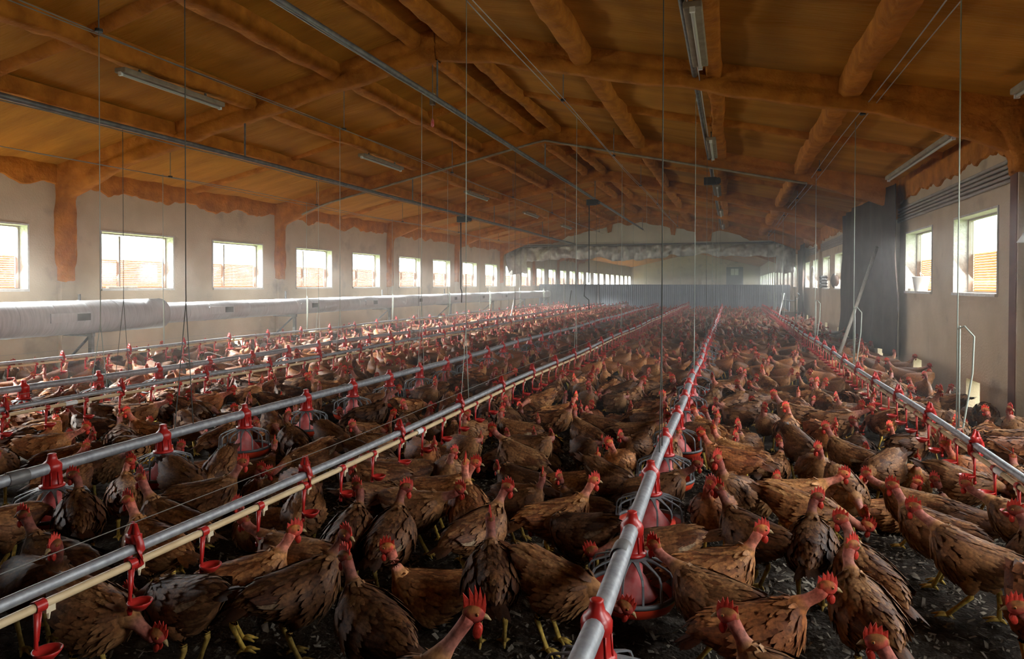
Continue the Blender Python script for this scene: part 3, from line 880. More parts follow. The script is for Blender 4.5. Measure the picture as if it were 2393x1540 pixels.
# switch with hanging pull handle under the ridge
sw = empty('pull_switch', (-3.62, 8.0, 3.72)); tag(sw, 'small grey pull switch with a red handle hanging under the ridge', 'switch')
bevel(MB().box(-0.03, 0.03, -0.03, 0.03, -0.05, 0.10).obj('switch_box', M['fixture'], sw))
MB().tube([(0, 0, -0.05), (0, 0, -0.22)], 0.003, 4).obj('pull_string', M['wire'], sw)
MB().lathe([(0.008, -0.33), (0.022, -0.31), (0.018, -0.25), (0.006, -0.22)], 10).obj('pull_handle', M['red_dusty'], sw, True)
MB().tube([(0, 0, 0.10), (0, 0, 0.5)], 0.006, 5).obj('drop_rod', M['galv_dull'], sw)

# conduit along the second rafter
cd = MB()
pts = [(x, Y0 + BAY - 0.17, roof_z(x) - 0.31 - (0.22 * (1 - (x - XL) / 1.35) ** 1.3 if x - XL < 1.35 else 0)) for x in np.linspace(-8.6, 1.2, 40)]
cd.tube(pts, 0.022, 6)
tag(cd.obj('conduit', M['fixture'], smooth=True), 'pale grey conduit following the second roof frame from wall to wall', 'conduit')

# conduits on the right wall
band = empty('conduit_bundle', (XR - 0.02, 0, 2.42)); tag(band, 'five parallel grey conduits along the right wall above the windows', 'conduit')
for k in range(5):
    MB().tube([(0.0, y, 0.048 * k + 0.0015 * math.sin(y * 1.3 + k)) for y in np.arange(-0.8, 27, 1.0)], 0.021, 8).obj('conduit', M['cable_band'], band, True)

# odds and ends: bucket and items on the sills, hose, lids, handles, lamp
def bucket(x, y, z, rot, label):
    root = empty('bucket', (x, y, z), rot); tag(root, label, 'bucket')
    MB().lathe([(0.085, 0.0), (0.115, 0.20), (0.120, 0.20), (0.120, 0.212), (0.110, 0.212), (0.083, 0.012), (0.0, 0.010)], 20).obj('tub', M['white_p'], root, True)
    MB().tube([(0.118 * math.cos(a), -0.02 + 0.03 * math.sin(a), 0.20 + 0.07 * math.sin(a)) for a in np.linspace(0, math.pi, 12)], 0.004, 5).obj('bail_handle', M['wire'], root)
bucket(XR + 0.05, 11.35, SILL + 0.004, 1.2, 'white plastic bucket standing on the sill of a right-hand window')
b = bevel(MB().box(-0.03, 0.03, -0.07, 0.07, 0, 0.035).obj('wood_block', M['timber'], loc=(XR + 0.05, 11.92, SILL + 0.004))); tag(b, 'small wooden block on the sill beside the white bucket', 'block')
b = bevel(MB().box(-0.03, 0.03, -0.28, 0.28, 0, 0.03).obj('wood_batten', M['timber'], loc=(XL - 0.06, 8.62, SILL + 0.004))); tag(b, 'thin wooden batten lying on the sill of a left-hand window', 'batten')
cr_ = empty('plastic_crate', (XR + 0.02, 22.2, SILL + 0.004)); tag(cr_, 'dark slatted crate on a far sill of the right wall', 'crate')
for k in range(4): MB().box(-0.09, 0.09, -0.22, 0.22, 0.02 + k * 0.09, 0.06 + k * 0.09).obj('slat', M['dark'], cr_)
for s in (-1, 1): MB().box(-0.07, 0.07, s * 0.2 - 0.02, s * 0.2 + 0.02, 0, 0.36).obj('upright', M['dark'], cr_)
sk = MB().ell((0, 0, 0.20), (0.10, 0.30, 0.20), 14, 10); so = sk.obj('feed_sack', M['tarp'], smooth=True, loc=(XR + 0.02, 19.8, SILL + 0.004)); tag(so, 'dark rounded sack resting on a far sill of the right wall', 'sack')
hs = MB().tube([(0.0, 0.55 * math.cos(a), 1.50 + 0.42 * math.sin(a)) for a in np.linspace(-0.3, math.pi + 0.8, 30)], 0.016, 6)
tag(hs.obj('hose', M['white_p'], smooth=True, loc=(XR - 0.04, 24.6, 0.1)), 'pale hose hung in a loop on the far right wall', 'hose')
sc_ = empty('cart_handle', (1.9, 25.0, 0)); tag(sc_, 'pale metal handlebar cart standing by the far right wall', 'cart')
MB().tube([(-0.26, 0, 1.12), (-0.21, 0, 0.90), (0.14, 0, 0.86), (0.28, 0, 0.95), (0.31, 0, 1.08), (0.24, 0, 1.13)], 0.013, 7).obj('handlebar', M['galv'], sc_, True)
MB().tube([(0, 0, 0.82), (0, 0.05, 0.05)], 0.02, 7).obj('stem', M['galv'], sc_, True)
bevel(MB().box(-0.25, 0.25, -0.1, 0.35, 0.02, 0.5).obj('body', M['tarp'], sc_), 0.03)
for (x, y, ang, lb) in ((1.30, 22.2, 0.25, 'slim white stake leaning beyond the right-hand drinker line'), (-6.5, 20.0, 0.2, 'slim pale stake leaning in front of the duct'), (-6.4, 27.5, 0.15, 'dark short stake leaning near the far partition')):
    o = MB().tube([(0, 0, 0), (ang, 0.1, 1.15)], 0.02, 6).obj('stake', M['dark' if 'dark' in lb else 'white_p'], smooth=True, loc=(x, y, 0)); tag(o, lb, 'stake')
hl = empty('hanging_lamp', (2.49, 7.12, 1.78)); tag(hl, 'white bell-shaped heat lamp at the right edge of the wall', 'lamp')
MB().lathe([(0.012, 0.16), (0.02, 0.12), (0.05, 0.06), (0.085, 0.0), (0.080, 0.0), (0.045, 0.055), (0.0, 0.10)], 20).obj('shade', M['white_p'], hl, True)
MB().tube([(0, 0, 0.16), (0, 0, 1.2)], 0.004, 5).obj('flex', M['dark'], hl)
# small window with a pane in the far end wall and the dark board beside it
fw = empty('window_99', (0.35, Y_END - 0.04, 1.55)); tag(fw, kind='structure')
MB().box(-0.75, 0.75, -0.06, 0.02, -0.2, 1.5).obj('shutter_board', M['dark'], fw)
for k in range(2): MB().box(-0.35 + 0.36 * k, -0.03 + 0.36 * k, -0.08, -0.06, 0.75, 1.35).obj('pane', M['white_p'], fw)  # daylight in the panes painted as opaque white

# ------------------------------------------------------------------ hens
BROWN = (0.21, 0.072, 0.020); DARK = (0.065, 0.021, 0.008); PALE = (0.40, 0.205, 0.085); CREAM = (0.50, 0.36, 0.22)
SKIN = (0.33, 0.125, 0.09); FACE = (0.34, 0.042, 0.032); CAP = (0.24, 0.085, 0.022); LEGC = (0.50, 0.33, 0.07); REDC = (0.46, 0.034, 0.020)
BEAK = (0.30, 0.20, 0.09)
TORSO = [(-0.205, 0.318, 0.012, 0.012), (-0.185, 0.316, 0.035, 0.034), (-0.145, 0.305, 0.062, 0.060), (-0.095, 0.288, 0.086, 0.083), (-0.035, 0.268, 0.104, 0.100),
         (0.03, 0.262, 0.110, 0.106), (0.085, 0.270, 0.100, 0.100), (0.130, 0.288, 0.078, 0.084), (0.162, 0.306, 0.052, 0.062), (0.180, 0.322, 0.022, 0.034)]

def mixc(a, b, t): return tuple(a[i] * (1 - t) + b[i] * t for i in range(3))
def jit(c, r, a=0.25):
    k = 1 + r.uniform(-a, a)
    return tuple(max(0.004, v * k) for v in c)

def hen(pose, lod, seed):
    """returns {part: MB}. local axes: +x forward, z up, feet at z=0. pose: head (x,y,z), hdir, pitch, sit, step, tail"""
    r = random.Random(seed)
    hd = np.array(pose['head'], float); dr = np.array(pose['dir'], float); dr /= np.linalg.norm(dr)
    pit = math.radians(pose.get('pitch', 0)); drop = 0.150 if pose.get('sit') else 0.0
    cp, sp = math.cos(pit), math.sin(pit)
    def tb(p):      # torso transform: pitch about the hip, drop when sitting
        x, y, z = p
        x2 = x * cp - (z - 0.27) * sp; z2 = x * sp + (z - 0.27) * cp + 0.27
        return np.array((x2, y, z2 - drop))
    hd = hd - np.array((0, 0, drop * 0.85))
    n = {0: 16, 1: 10, 2: 7}[lod]
    T = TORSO if lod < 2 else [TORSO[i] for i in (0, 2, 4, 5, 7, 9)]
    body = MB(); R = []; C = []
    fat = pose.get('fat', 1.0)
    for (x, z, ry, rz) in T:
        ring = []
        for k in range(n):
            q = 2 * math.pi * k / n
            a, b = math.sin(q), math.cos(q)
            zz = b * rz * (1.0 if b > 0 else 1.12)
            yy = a * ry * fat * (1 - 0.10 * max(0, b) ** 2)
            ring.append(tuple(tb((x, yy, z + zz))))
            base = mixc(BROWN, DARK, 0.55 if b > 0.3 else 0.15)
            if b < -0.5: base = mixc(BROWN, PALE, 0.45)
            if x > 0.1: base = mixc(base, PALE, 0.25)
            if x < -0.15: base = mixc(base, DARK, 0.7)
            C.append(jit(base, r, 0.2))
        R.append(ring)
    body.rings(R, True, True, C)
    # neck
    p0 = tb((0.110, 0, 0.300)); t0 = tb((0.110 + 0.065, 0, 0.300 + 0.075)) - p0
    up = np.array((0, 0, 1.0)); p3 = hd - 0.010 * up * (1 if pose['dir'][2] > -0.6 else 0) - 0.012 * dr
    t3 = (dr * 0.35 + up * 0.65) * 0.07 if dr[2] > -0.5 else dr * 0.06
    nn = {0: 9, 1: 6, 2: 4}[lod]
    P = []; rad = []; CN = []
    sides = {0: 10, 1: 7, 2: 5}[lod]
    feathered = pose.get('feath', 0.40)
    for i in range(nn):
        t = i / (nn - 1); b0 = (1 - t) ** 3; b1 = 3 * (1 - t) ** 2 * t; b2 = 3 * (1 - t) * t * t; b3 = t ** 3
        P.append(b0 * p0 + b1 * (p0 + t0) + b2 * (p3 - t3) + b3 * p3)
        rad.append(0.021 + 0.052 * max(0.0, 1 - t / 0.55) ** 1.5 + 0.003 * max(0, t - 0.7))
        c = mixc(BROWN, PALE, 0.45) if t < feathered else mixc(SKIN, FACE, max(0, (t - 0.55) * 1.2))
        CN += [jit(c, r, 0.12) for _ in range(sides)]
    body.tube(P, rad, sides, C=CN)
    # head
    sd = np.cross(up, dr); 
    if np.linalg.norm(sd) < 0.2: sd = np.array((0, 1.0, 0))
    sd /= np.linalg.norm(sd); hu = np.cross(dr, sd)
    RM = np.stack([dr, sd, hu], 1)
    hn, hm = {0: (12, 8), 1: (8, 6), 2: (6, 4)}[lod]
    CH = []
    for i in range(hm + 1):
        th = math.pi * i / hm
        for k in range(hn):
            q = 2 * math.pi * k / hn
            upc = math.sin(th) * math.sin(q); fwd = math.cos(th)
            c = CAP if (upc > 0.42 and fwd < 0.6) or fwd < -0.75 else FACE
            if abs(upc) < 0.3 and -0.6 < fwd < 0.3: c = mixc(FACE, CAP, 0.35)
            CH.append(jit(c, r, 0.12))
    body.ell(hd, (0.035, 0.0225, 0.027), hn, hm, CH, RM)
    parts = {}
    # legs (in the same skin)
    if not pose.get('sit'):
        for s in (-1, 1):
            st = pose.get('step', 0.0) * s
            hip = tb((-0.015, s * 0.055, 0.235)); hock = np.array((-0.045 + st * 0.5, s * 0.052, 0.125)); ank = np.array((0.0 + st, s * 0.05, 0.018))
            body.tube([hip, (hip + hock) / 2 + np.array((0.012, 0, 0)), hock + np.array((0.006, 0, 0.012))], [0.062, 0.045, 0.019], {0: 10, 1: 6, 2: 4}[lod], C=jit(mixc(BROWN, PALE, 0.3), r))
            if lod < 2:
                body.tube([hock + np.array((0.004, 0, 0.02)), hock, (hock + ank) / 2, ank], [0.014, 0.0115, 0.0085, 0.0105], {0: 8, 1: 5}[lod], C=LEGC)
                for a, l in ((0, 0.062), (0.55, 0.052), (-0.55, 0.052), (math.pi, 0.028)):
                    tip = ank + np.array((math.cos(a) * l, math.sin(a) * l, -0.013))
                    body.tube([ank, (ank + tip) / 2 + np.array((0, 0, 0.005)), tip], [0.0095, 0.0075, 0.003], {0: 6, 1: 4}[lod], C=LEGC)
            else:
                body.tube([hock, ank], [0.012, 0.009], 3, C=LEGC)
    parts['body'] = body
    # comb
    cs = pose.get('comb', 0.85) * (0.8 if lod == 2 else 1.0)
    cb = MB(); k = 5 if lod < 2 else 3
    top = []; bot = []
    for i in range(2 * k + 1):
        t = i / (2 * k)
        xx = 0.034 - 0.066 * t
        base = 0.012 + 0.016 * math.sin(math.pi * min(1, t * 1.15))
        hgt = (0.018 + 0.018 * math.sin(math.pi * (0.15 + 0.75 * t))) * cs * (1.0 if i % 2 else 0.45)
        lean = -0.010 * t * cs
        bot.append((xx, base - 0.006)); top.append((xx + lean * (i % 2), base + hgt))
    def hp(a, b, c): return tuple(hd + dr * a + sd * b + hu * c)
    th = 0.0045
    V = []
    for (xx, z), (xt, zt) in zip(bot, top):
        V += [hp(xx, -th, z), hp(xx, th, z), hp(xt, th * 0.35, zt), hp(xt, -th * 0.35, zt)]
    m_ = len(bot); F = []
    for i in range(m_ - 1):
        a = i * 4; b = a + 4
        F += [(a + 1, a + 2, b + 2, b + 1), (a + 2, a + 3, b + 3, b + 2), (a + 3, a, b, b + 3)]
    F += [(0, 1, 2, 3), (4 * m_ - 1, 4 * m_ - 2, 4 * m_ - 3, 4 * m_ - 4)]
    cb.add(V, F, [jit(REDC, r, 0.15) for _ in V]); parts['comb'] = cb
    # wattles
    ws = (0.65 + 0.35 * cs)
    for s in (-1, 1):
        w = MB(); w.ell(np.array(hp(0.018, s * 0.009, -0.040 * ws)), (0.012 * ws, 0.0045, 0.019 * ws), {0: 8, 1: 6, 2: 4}[lod], {0: 6, 1: 4, 2: 3}[lod], jit(REDC, r, 0.1), RM)
        parts['wattle%d' % s] = w
    bk = MB(); bn = {0: 8, 1: 5, 2: 3}[lod]
    bk.tube([hp(0.026, 0, -0.002), hp(0.040, 0, -0.004), hp(0.054, 0, -0.012)], [0.0105, 0.0068, 0.0015], bn, C=BEAK)
    parts['beak'] = bk
    if lod == 0:
        for s in (-1, 1):
            e = MB(); e.ell(np.array(hp(0.012, s * 0.0195, 0.006)), (0.0055, 0.004, 0.0055), 8, 6, (0.35, 0.12, 0.02), RM)
            e.ell(np.array(hp(0.012, s * 0.0222, 0.006)), (0.003, 0.002, 0.003), 6, 4, (0.01, 0.008, 0.006), RM)
            parts['eye%d' % s] = e
    # feathers
    xs_ = np.array([t[0] for t in TORSO]); zs_ = np.array([t[1] for t in TORSO]); rys = np.array([t[2] for t in TORSO]); rzs = np.array([t[3] for t in TORSO])
    def surf(x, th):
        z = np.interp(x, xs_, zs_); ry = np.interp(x, xs_, rys) * fat; rz = np.interp(x, xs_, rzs)
        b = math.cos(th); a = math.sin(th)
        return np.array((x, a * ry * (1 - 0.10 * max(0, b) ** 2), z + b * rz * (1.0 if b > 0 else 1.12)))
    def feather(mb, base, tdir, nrm, L, W, c0, c1, lift=0.13, kite=False):
        tdir = tdir / np.linalg.norm(tdir); s_ = np.cross(tdir, nrm); s_ /= np.linalg.norm(s_) + 1e-9
        tip = base + tdir * L * math.cos(lift) + nrm * L * math.sin(lift)
        ax = tip - base
        if kite:
            V = [base, base + ax * 0.55 - s_ * W, tip, base + ax * 0.55 + s_ * W]
            mb.add([tuple(tb(v)) for v in V], [(0, 1, 2), (0, 2, 3)], [c0, mixc(c0, c1, 0.6), c1, mixc(c0, c1, 0.6)])
            return
        V = []; CC = []
        for t, w in ((0, 0.5), (0.45, 1.0), (0.82, 0.62)):
            c = mixc(c0, c1, t)
            ctr = base + ax * t + nrm * 0.10 * W
            V += [base + ax * t - s_ * w * W, ctr, base + ax * t + s_ * w * W]; CC += [mixc(c, DARK, 0.25), c, mixc(c, DARK, 0.25)]
        V.append(tip); CC.append(c1)
        F = [(0, 1, 4, 3), (1, 2, 5, 4), (3, 4, 7, 6), (4, 5, 8, 7), (6, 7, 9), (7, 8, 9)]
        mb.add([tuple(tb(v)) for v in V], F, CC)
    if lod < 2:
        pl = MB()
        nrow, L0 = (20, 0.062) if lod == 0 else (9, 0.078)
        def frame(x, th):
            p = surf(x, th); e = 1e-3
            tx = surf(min(x + 0.01, 0.179), th) - surf(max(x - 0.01, -0.204), th); tt = surf(x, th + e) - surf(x, th - e)
            nr = np.cross(tt, tx); nr /= np.linalg.norm(nr) + 1e-9
            if nr @ (p - np.array((x, 0, np.interp(x, xs_, zs_)))) < 0: nr = -nr
            return p, nr, tx / (np.linalg.norm(tx) + 1e-9)
        ph = seed * 0.37
        for i in range(nrow):
            x = 0.162 - (0.345) * i / (nrow - 1)
            ry = float(np.interp(x, xs_, rys))
            dth = (0.0185 if lod == 0 else 0.042) / max(0.03, ry)
            th = -2.6 + (i % 2) * dth / 2
            while th < 2.6:
                thj = th + r.uniform(-0.12, 0.12); xj = x + r.uniform(-0.008, 0.008)
                th += dth
                if lod == 0 and 0.85 < abs(thj) < 1.55 and -0.06 < xj < 0.07 and r.random() < 0.7: continue
                p, nr, tx = frame(xj, thj)
                tdir = -tx + np.array((0, 0, -0.16 - 0.30 * abs(math.sin(thj)))) * 0.8
                tdir = tdir - nr * (tdir @ nr)
                k = float(np.clip(0.38 + 0.65 * vnoise(xj * 13 + ph, thj * 1.6 + ph) + r.uniform(-0.22, 0.22), 0, 1))
                c = mixc(mixc(DARK, BROWN, min(1, k * 1.7)), PALE, max(0, k - 0.42) * 1.5)
                if math.cos(thj) < -0.2: c = mixc(c, PALE, 0.25)
                if xj > 0.11: c = mixc(c, PALE, 0.18)
                c1 = mixc(c, PALE, 0.38) if r.random() < 0.5 else mixc(c, DARK, 0.45)
                feather(pl, p + nr * 0.001, tdir, nr, L0 * r.uniform(0.75, 1.2), (0.0105 if lod == 0 else 0.022) * r.uniform(0.8, 1.2), mixc(c, DARK, 0.45), c1, r.uniform(0.01, 0.10), lod == 1)
        ax0 = np.array((0.16, 0, 0.345)); 
        for i, (k, rr, xx, zz) in enumerate(((11, 0.060, 0.128, 0.335), (9, 0.046, 0.150, 0.362)) if lod == 0 else ((7, 0.058, 0.135, 0.340),)):
            for j in range(k):
                a = 2 * math.pi * (j + 0.5 * i) / k
                nr = np.array((math.cos(a) * 0.75, math.sin(a), -math.cos(a) * 0.65)); nr /= np.linalg.norm(nr)
                c = jit(mixc(BROWN, PALE, 0.35 + 0.5 * r.random()), r, 0.25)
                feather(pl, np.array((xx, 0, zz)) + nr * rr * 0.72, np.array((-0.55, 0, -0.75)) + nr * 0.25, nr, 0.05 if lod == 0 else 0.07, 0.014 if lod == 0 else 0.024, mixc(c, PALE, 0.3), c, 0.1, lod == 1)
        parts['plumage'] = pl
        # wings: folded against the flank, coverts over secondaries over long primaries
        for s in (-1, 1):
            w = MB()
            def lay(x, th, L, W, c, c1, off, drop=0.0, kite=False):
                p, nr, tx = frame(x, s * th)
                td = -tx + np.array((0, 0, drop)); td = td - nr * (td @ nr)
                feather(w, p + nr * off, td, nr, L, W, c, c1, 0.02, kite)
            hi_ = lod == 0
            for j in range(8 if hi_ else 4):                       # primaries
                t = j / (7 if hi_ else 3)
                c = CREAM if (hi_ and j in (6, 7) and (seed + (s > 0)) % 3 == 0) else jit(mixc(DARK, BROWN, r.random() * 0.9), r)
                lay(-0.035 - 0.012 * t, 0.95 + 0.55 * t, 0.150 - 0.03 * t, 0.0105 if hi_ else 0.018, c, mixc(c, DARK, 0.5), 0.006 + 0.001 * j, -0.04, not hi_)
            for (x, th0, th1, L, W, n_, off) in ((0.005, 0.80, 1.62, 0.098, 0.0125, 8, 0.012), (0.045, 0.78, 1.68, 0.075, 0.0125, 8, 0.015), (0.080, 0.80, 1.66, 0.055, 0.012, 7, 0.015), (0.108, 0.85, 1.60, 0.042, 0.012, 6, 0.012)) if hi_ else \
                    ((0.02, 0.8, 1.65, 0.10, 0.022, 4, 0.011), (0.09, 0.85, 1.6, 0.07, 0.022, 3, 0.010)):
                for j in range(n_):
                    th = th0 + (th1 - th0) * j / (n_ - 1)
                    k = r.random()
                    c = jit(mixc(mixc(DARK, BROWN, 0.35 + 0.65 * k), PALE, 0.35 * k * k), r, 0.2)
                    lay(x + r.uniform(-0.008, 0.008), th + r.uniform(-0.05, 0.05), L * r.uniform(0.88, 1.12), W, mixc(c, DARK, 0.3), mixc(c, PALE, 0.25), off, -0.10 - 0.10 * (th - 0.8), not hi_)
            parts['wing%d' % s] = w
        tl = MB(); tu = pose.get('tail', -0.15)
        for j in range(9 if lod == 0 else 5):
            a = (j / (8 if lod == 0 else 4) - 0.5)
            c = mixc(DARK, (0.02, 0.012, 0.008), r.random())
            feather(tl, np.array((-0.165, a * 0.045, 0.318 - abs(a) * 0.02)), np.array((-1, a * 0.55, tu - abs(a) * 0.25)), np.array((tu, a * 1.2, 1.0)) / 1.3, r.uniform(0.10, 0.14), 0.018 if lod == 0 else 0.024, mixc(c, BROWN, 0.5), c, 0.0, lod == 1)
        parts['tail'] = tl
    return parts

POSES = {
    'up':      dict(head=(0.205, 0.0, 0.462), dir=(1, 0.1, -0.08), pitch=8),
    'up_l':    dict(head=(0.190, 0.02, 0.465), dir=(0.45, 0.9, -0.08), pitch=10),
    'up_r':    dict(head=(0.190, -0.02, 0.465), dir=(0.45, -0.9, -0.08), pitch=10),
    'back_l':  dict(head=(0.165, 0.03, 0.455), dir=(-0.5, 0.85, -0.1), pitch=6),
    'back_r':  dict(head=(0.165, -0.03, 0.455), dir=(-0.5, -0.85, -0.1), pitch=6),
    'fwd':     dict(head=(0.285, 0.0, 0.415), dir=(1, -0.1, -0.15), pitch=2, step=0.06),
    'walk':    dict(head=(0.235, 0.0, 0.455), dir=(1, 0.15, -0.1), pitch=14, step=0.09, tail=-0.35),
    'low':     dict(head=(0.315, 0.01, 0.250), dir=(0.9, 0.1, -0.45), pitch=-12, tail=0.1),
    'peck':    dict(head=(0.290, -0.02, 0.130), dir=(0.6, -0.1, -0.85), pitch=-20, tail=0.2),
    'sit':     dict(head=(0.195, 0.0, 0.470), dir=(1, -0.25, -0.1), pitch=6, sit=True, fat=1.12),
    'sit_l':   dict(head=(0.180, 0.03, 0.455), dir=(0.3, 0.95, -0.12), pitch=4, sit=True, fat=1.12),
    'preen':   dict(head=(0.130, 0.085, 0.375), dir=(-0.75, 0.5, -0.45), pitch=6, fat=1.05),
    'alert':   dict(head=(0.190, 0.0, 0.500), dir=(1, -0.3, -0.02), pitch=16, comb=1.15),
    'rooster': dict(head=(0.255, 0.0, 0.520), dir=(1, -0.15, -0.12), pitch=10, comb=1.6, feath=0.5),
}
PN = list(POSES)
PART_MAT = {'body': 'hen', 'plumage': 'feather', 'wing': 'feather', 'tail': 'feather', 'comb': 'comb', 'wattle': 'comb', 'beak': 'comb', 'eye': 'comb'}
def pname(k): return k.rstrip('-0123456789')
HI = {}; MID = {}; LOW = {}
def hi_meshes(p):
    if p not in HI:
        HI[p] = [(pname(k), mb.mesh(pname(k), M[PART_MAT[pname(k)]], pname(k) not in ('comb',), True)) for k, mb in hen(POSES[p], 0, 100 + PN.index(p)).items()]
    return HI[p]
def merged(p, lod, seed):
    V = []; F = []; C = []
    for k, mb in hen(POSES[p], lod, seed).items():
        b = len(V); V += mb.v; C += mb.c; F += [tuple(i + b for i in f) for f in mb.f]
    o = MB(); o.v, o.f, o.c = V, F, C
    return o
def mid_mesh(p):
    if p not in MID: MID[p] = merged(p, 1, 200 + PN.index(p)).mesh('hen', M['feather'], True, True)
    return MID[p]

TONES = {'brown': (1, 1, 1), 'dark': (0.55, 0.52, 0.50), 'gold': (1.7, 1.65, 1.5), 'red': (1.15, 0.9, 0.75), 'grey': (1.1, 1.2, 1.3)}
def put_hen(x, y, yaw, p, tone, label, group=None, hi=True, sc=1.0):
    z = 0.018 * float(fbm(x * 2.2, y * 2.2)) - 0.012 + 0.004
    t = TONES[tone] if isinstance(tone, str) else tone
    if hi:
        o = link('hen', None, None, (x, y, z), yaw, sc)
        for nm, me in hi_meshes(p):
            c = link(nm, me, o); c.color = (*t, 1) if nm in ('body', 'plumage', 'wing', 'tail') else (1, 1, 1, 1)
    else:
        o = link('hen', mid_mesh(p), None, (x, y, z), yaw, sc); o.color = (*t, 1)
    tag(o, label, 'hen', group or 'brown naked-neck hens on the litter')
    return o

# individually placed hens: ground pixel, heading in degrees (0 right, 90 away, 180 left, -90 towards), pose, tone, label
NEAR = [
    (400, 1472, -5, 'low', 'brown', 'hen under the cream water pipe at lower left, lowering her head to the right'),
    (662, 1228, 42, 'up', 'gold', 'light brown hen with a pale wing edge standing right of the lower red drinker cups'),
    (806, 1255, 50, 'up_r', 'dark', 'dark brown hen seen from behind beside the pink-necked hen facing left'),
    (805, 1300, 152, 'up', 'dark', 'dark hen with bare pink neck facing left in front of the golden hen'),
    (905, 1282, -150, 'sit', 'gold', 'golden hen resting on the dark litter facing left'),
    (1108, 1432, 22, 'rooster', 'brown', 'young cock with the tallest red comb at the bottom edge facing right'),
    (1160, 1212, 112, 'up', 'dark', 'dark hen seen from behind left of the nearest full pan feeder'),
    (1187, 1137, 62, 'up_r', 'brown', 'hen seen from behind with red face turned right, midway between the two near lines'),
    (940, 1142, 97, 'up_r', 'dark', 'dark hen with a long pink neck standing behind the golden hen'),
    (838, 1140, 102, 'up_l', 'dark', 'dark hen seen from behind under the nearest drinker line'),
    (1075, 1138, -6, 'fwd', 'brown', 'brown hen facing right left of the hen seen from behind with turned face'),
    (1392, 1118, 30, 'up', 'gold', 'pale-chested hen facing right just left of the near feeder pans'),
    (1240, 1218, 160, 'low', 'dark', 'dark hen stretching a red head low to the left'),
    (1375, 1288, -172, 'low', 'brown', 'brown hen crouching left of the nearest full pan with comb to the left'),
    (1448, 1420, -16, 'low', 'brown', 'hen reaching her comb under the nearest feed pipe towards the pan'),
    (1567, 1218, -92, 'sit', 'gold', 'small golden hen facing the camera behind the nearest full pan'),
    (1522, 1252, 152, 'fwd', 'brown', 'brown hen on yellow legs turned left right beside the nearest full pan'),
    (1756, 1226, 16, 'up', 'gold', 'golden brown hen facing right with upright red comb behind the pan-side hen'),
    (1716, 1137, 146, 'up', 'dark', 'dark hen with pink neck facing left and tail pointing right'),
    (1640, 1142, -100, 'up_l', 'red', 'reddish hen facing the camera right of the second full pan'),
    (1686, 1078, -118, 'alert', 'brown', 'hen with bright red face looking at the camera right of the feed pipe'),
    (1938, 1366, 6, 'walk', 'red', 'large reddish brown hen walking right with stretched pink neck'),
    (1706, 1432, 162, 'up', 'brown', 'hen cut by the bottom edge with pale pink neck facing left'),
    (1996, 1266, 104, 'up_r', 'brown', 'hen walking away with drooping tail beside the walking reddish hen'),
    (1956, 1202, 112, 'up_l', 'brown', 'rounded brown hen seen from behind at centre right'),
    (2026, 1192, -82, 'low', 'grey', 'speckled greyish hen bowing towards the camera at centre right'),
    (2146, 1187, 156, 'walk', 'brown', 'tall hen striding left on the open litter at lower right'),
    (2090, 1127, 150, 'up', 'brown', 'long-bodied hen facing left behind the striding hen'),
    (2262, 1118, 145, 'fwd', 'brown', 'hen behind the striding hen near the right edge'),
    (2374, 1190, 95, 'up_l', 'dark', 'dark hen cut by the right edge facing away'),
    (2056, 1492, 175, 'up', 'brown', 'hen head with broad comb and wattles at the bottom right edge facing left'),
    (2388, 1412, 180, 'fwd', 'brown', 'hen entering at the right edge with only her red comb showing'),
    (1965, 1102, 10, 'fwd', 'gold', 'pale brown hen facing right at centre right with lifted breast'),
    (1846, 1150, 82, 'up_r', 'dark', 'very dark hen seen from behind at centre right'),
    (296, 1162, 172, 'up', 'gold', 'light hen with yellow beak facing left behind the nearest drinker line'),
    (326, 1116, 186, 'alert', 'brown', 'hen with raised red comb directly behind the light hen with yellow beak'),
    (371, 1062, -112, 'sit', 'gold', 'fluffy golden hen facing the camera under the middle-left feed pipe'),
    (490, 1152, -20, 'low', 'dark', 'dark hen bending right between the two left lines'),
    (566, 1082, 30, 'up', 'brown', 'hen with bare pink neck facing right behind the nearest drinker line'),
    (160, 1252, -12, 'up_r', 'dark', 'dark hen facing right near the left edge'),
    (15, 1206, 182, 'up', 'dark', 'dark hen at the left edge with pinkish neck facing left'),
    (1112, 1076, 4, 'up', 'gold', 'light hen facing right in front of the crowd below the drinker line'),
    (558, 1222, 178, 'fwd', 'brown', 'hen drinking at a red cup of the nearest drinker line'),
    (318, 1384, 172, 'low', 'dark', 'dark hen drinking at the lower red cup of the nearest drinker line'),
]
HS = 0.94
rows = []
for (u, v, hdg, p, tone, lb) in NEAR:
    yaw = math.radians(hdg)
    h = POSES[p]['head']
    hz_ = (h[2] - (0.1275 if POSES[p].get('sit') else 0.0)) * HS
    X, Y = px(u, v, hz_)
    X -= HS * (h[0] * math.cos(yaw) - h[1] * math.sin(yaw)); Y -= HS * (h[0] * math.sin(yaw) + h[1] * math.cos(yaw))
    rows.append((X, Y, yaw, p, tone, lb))

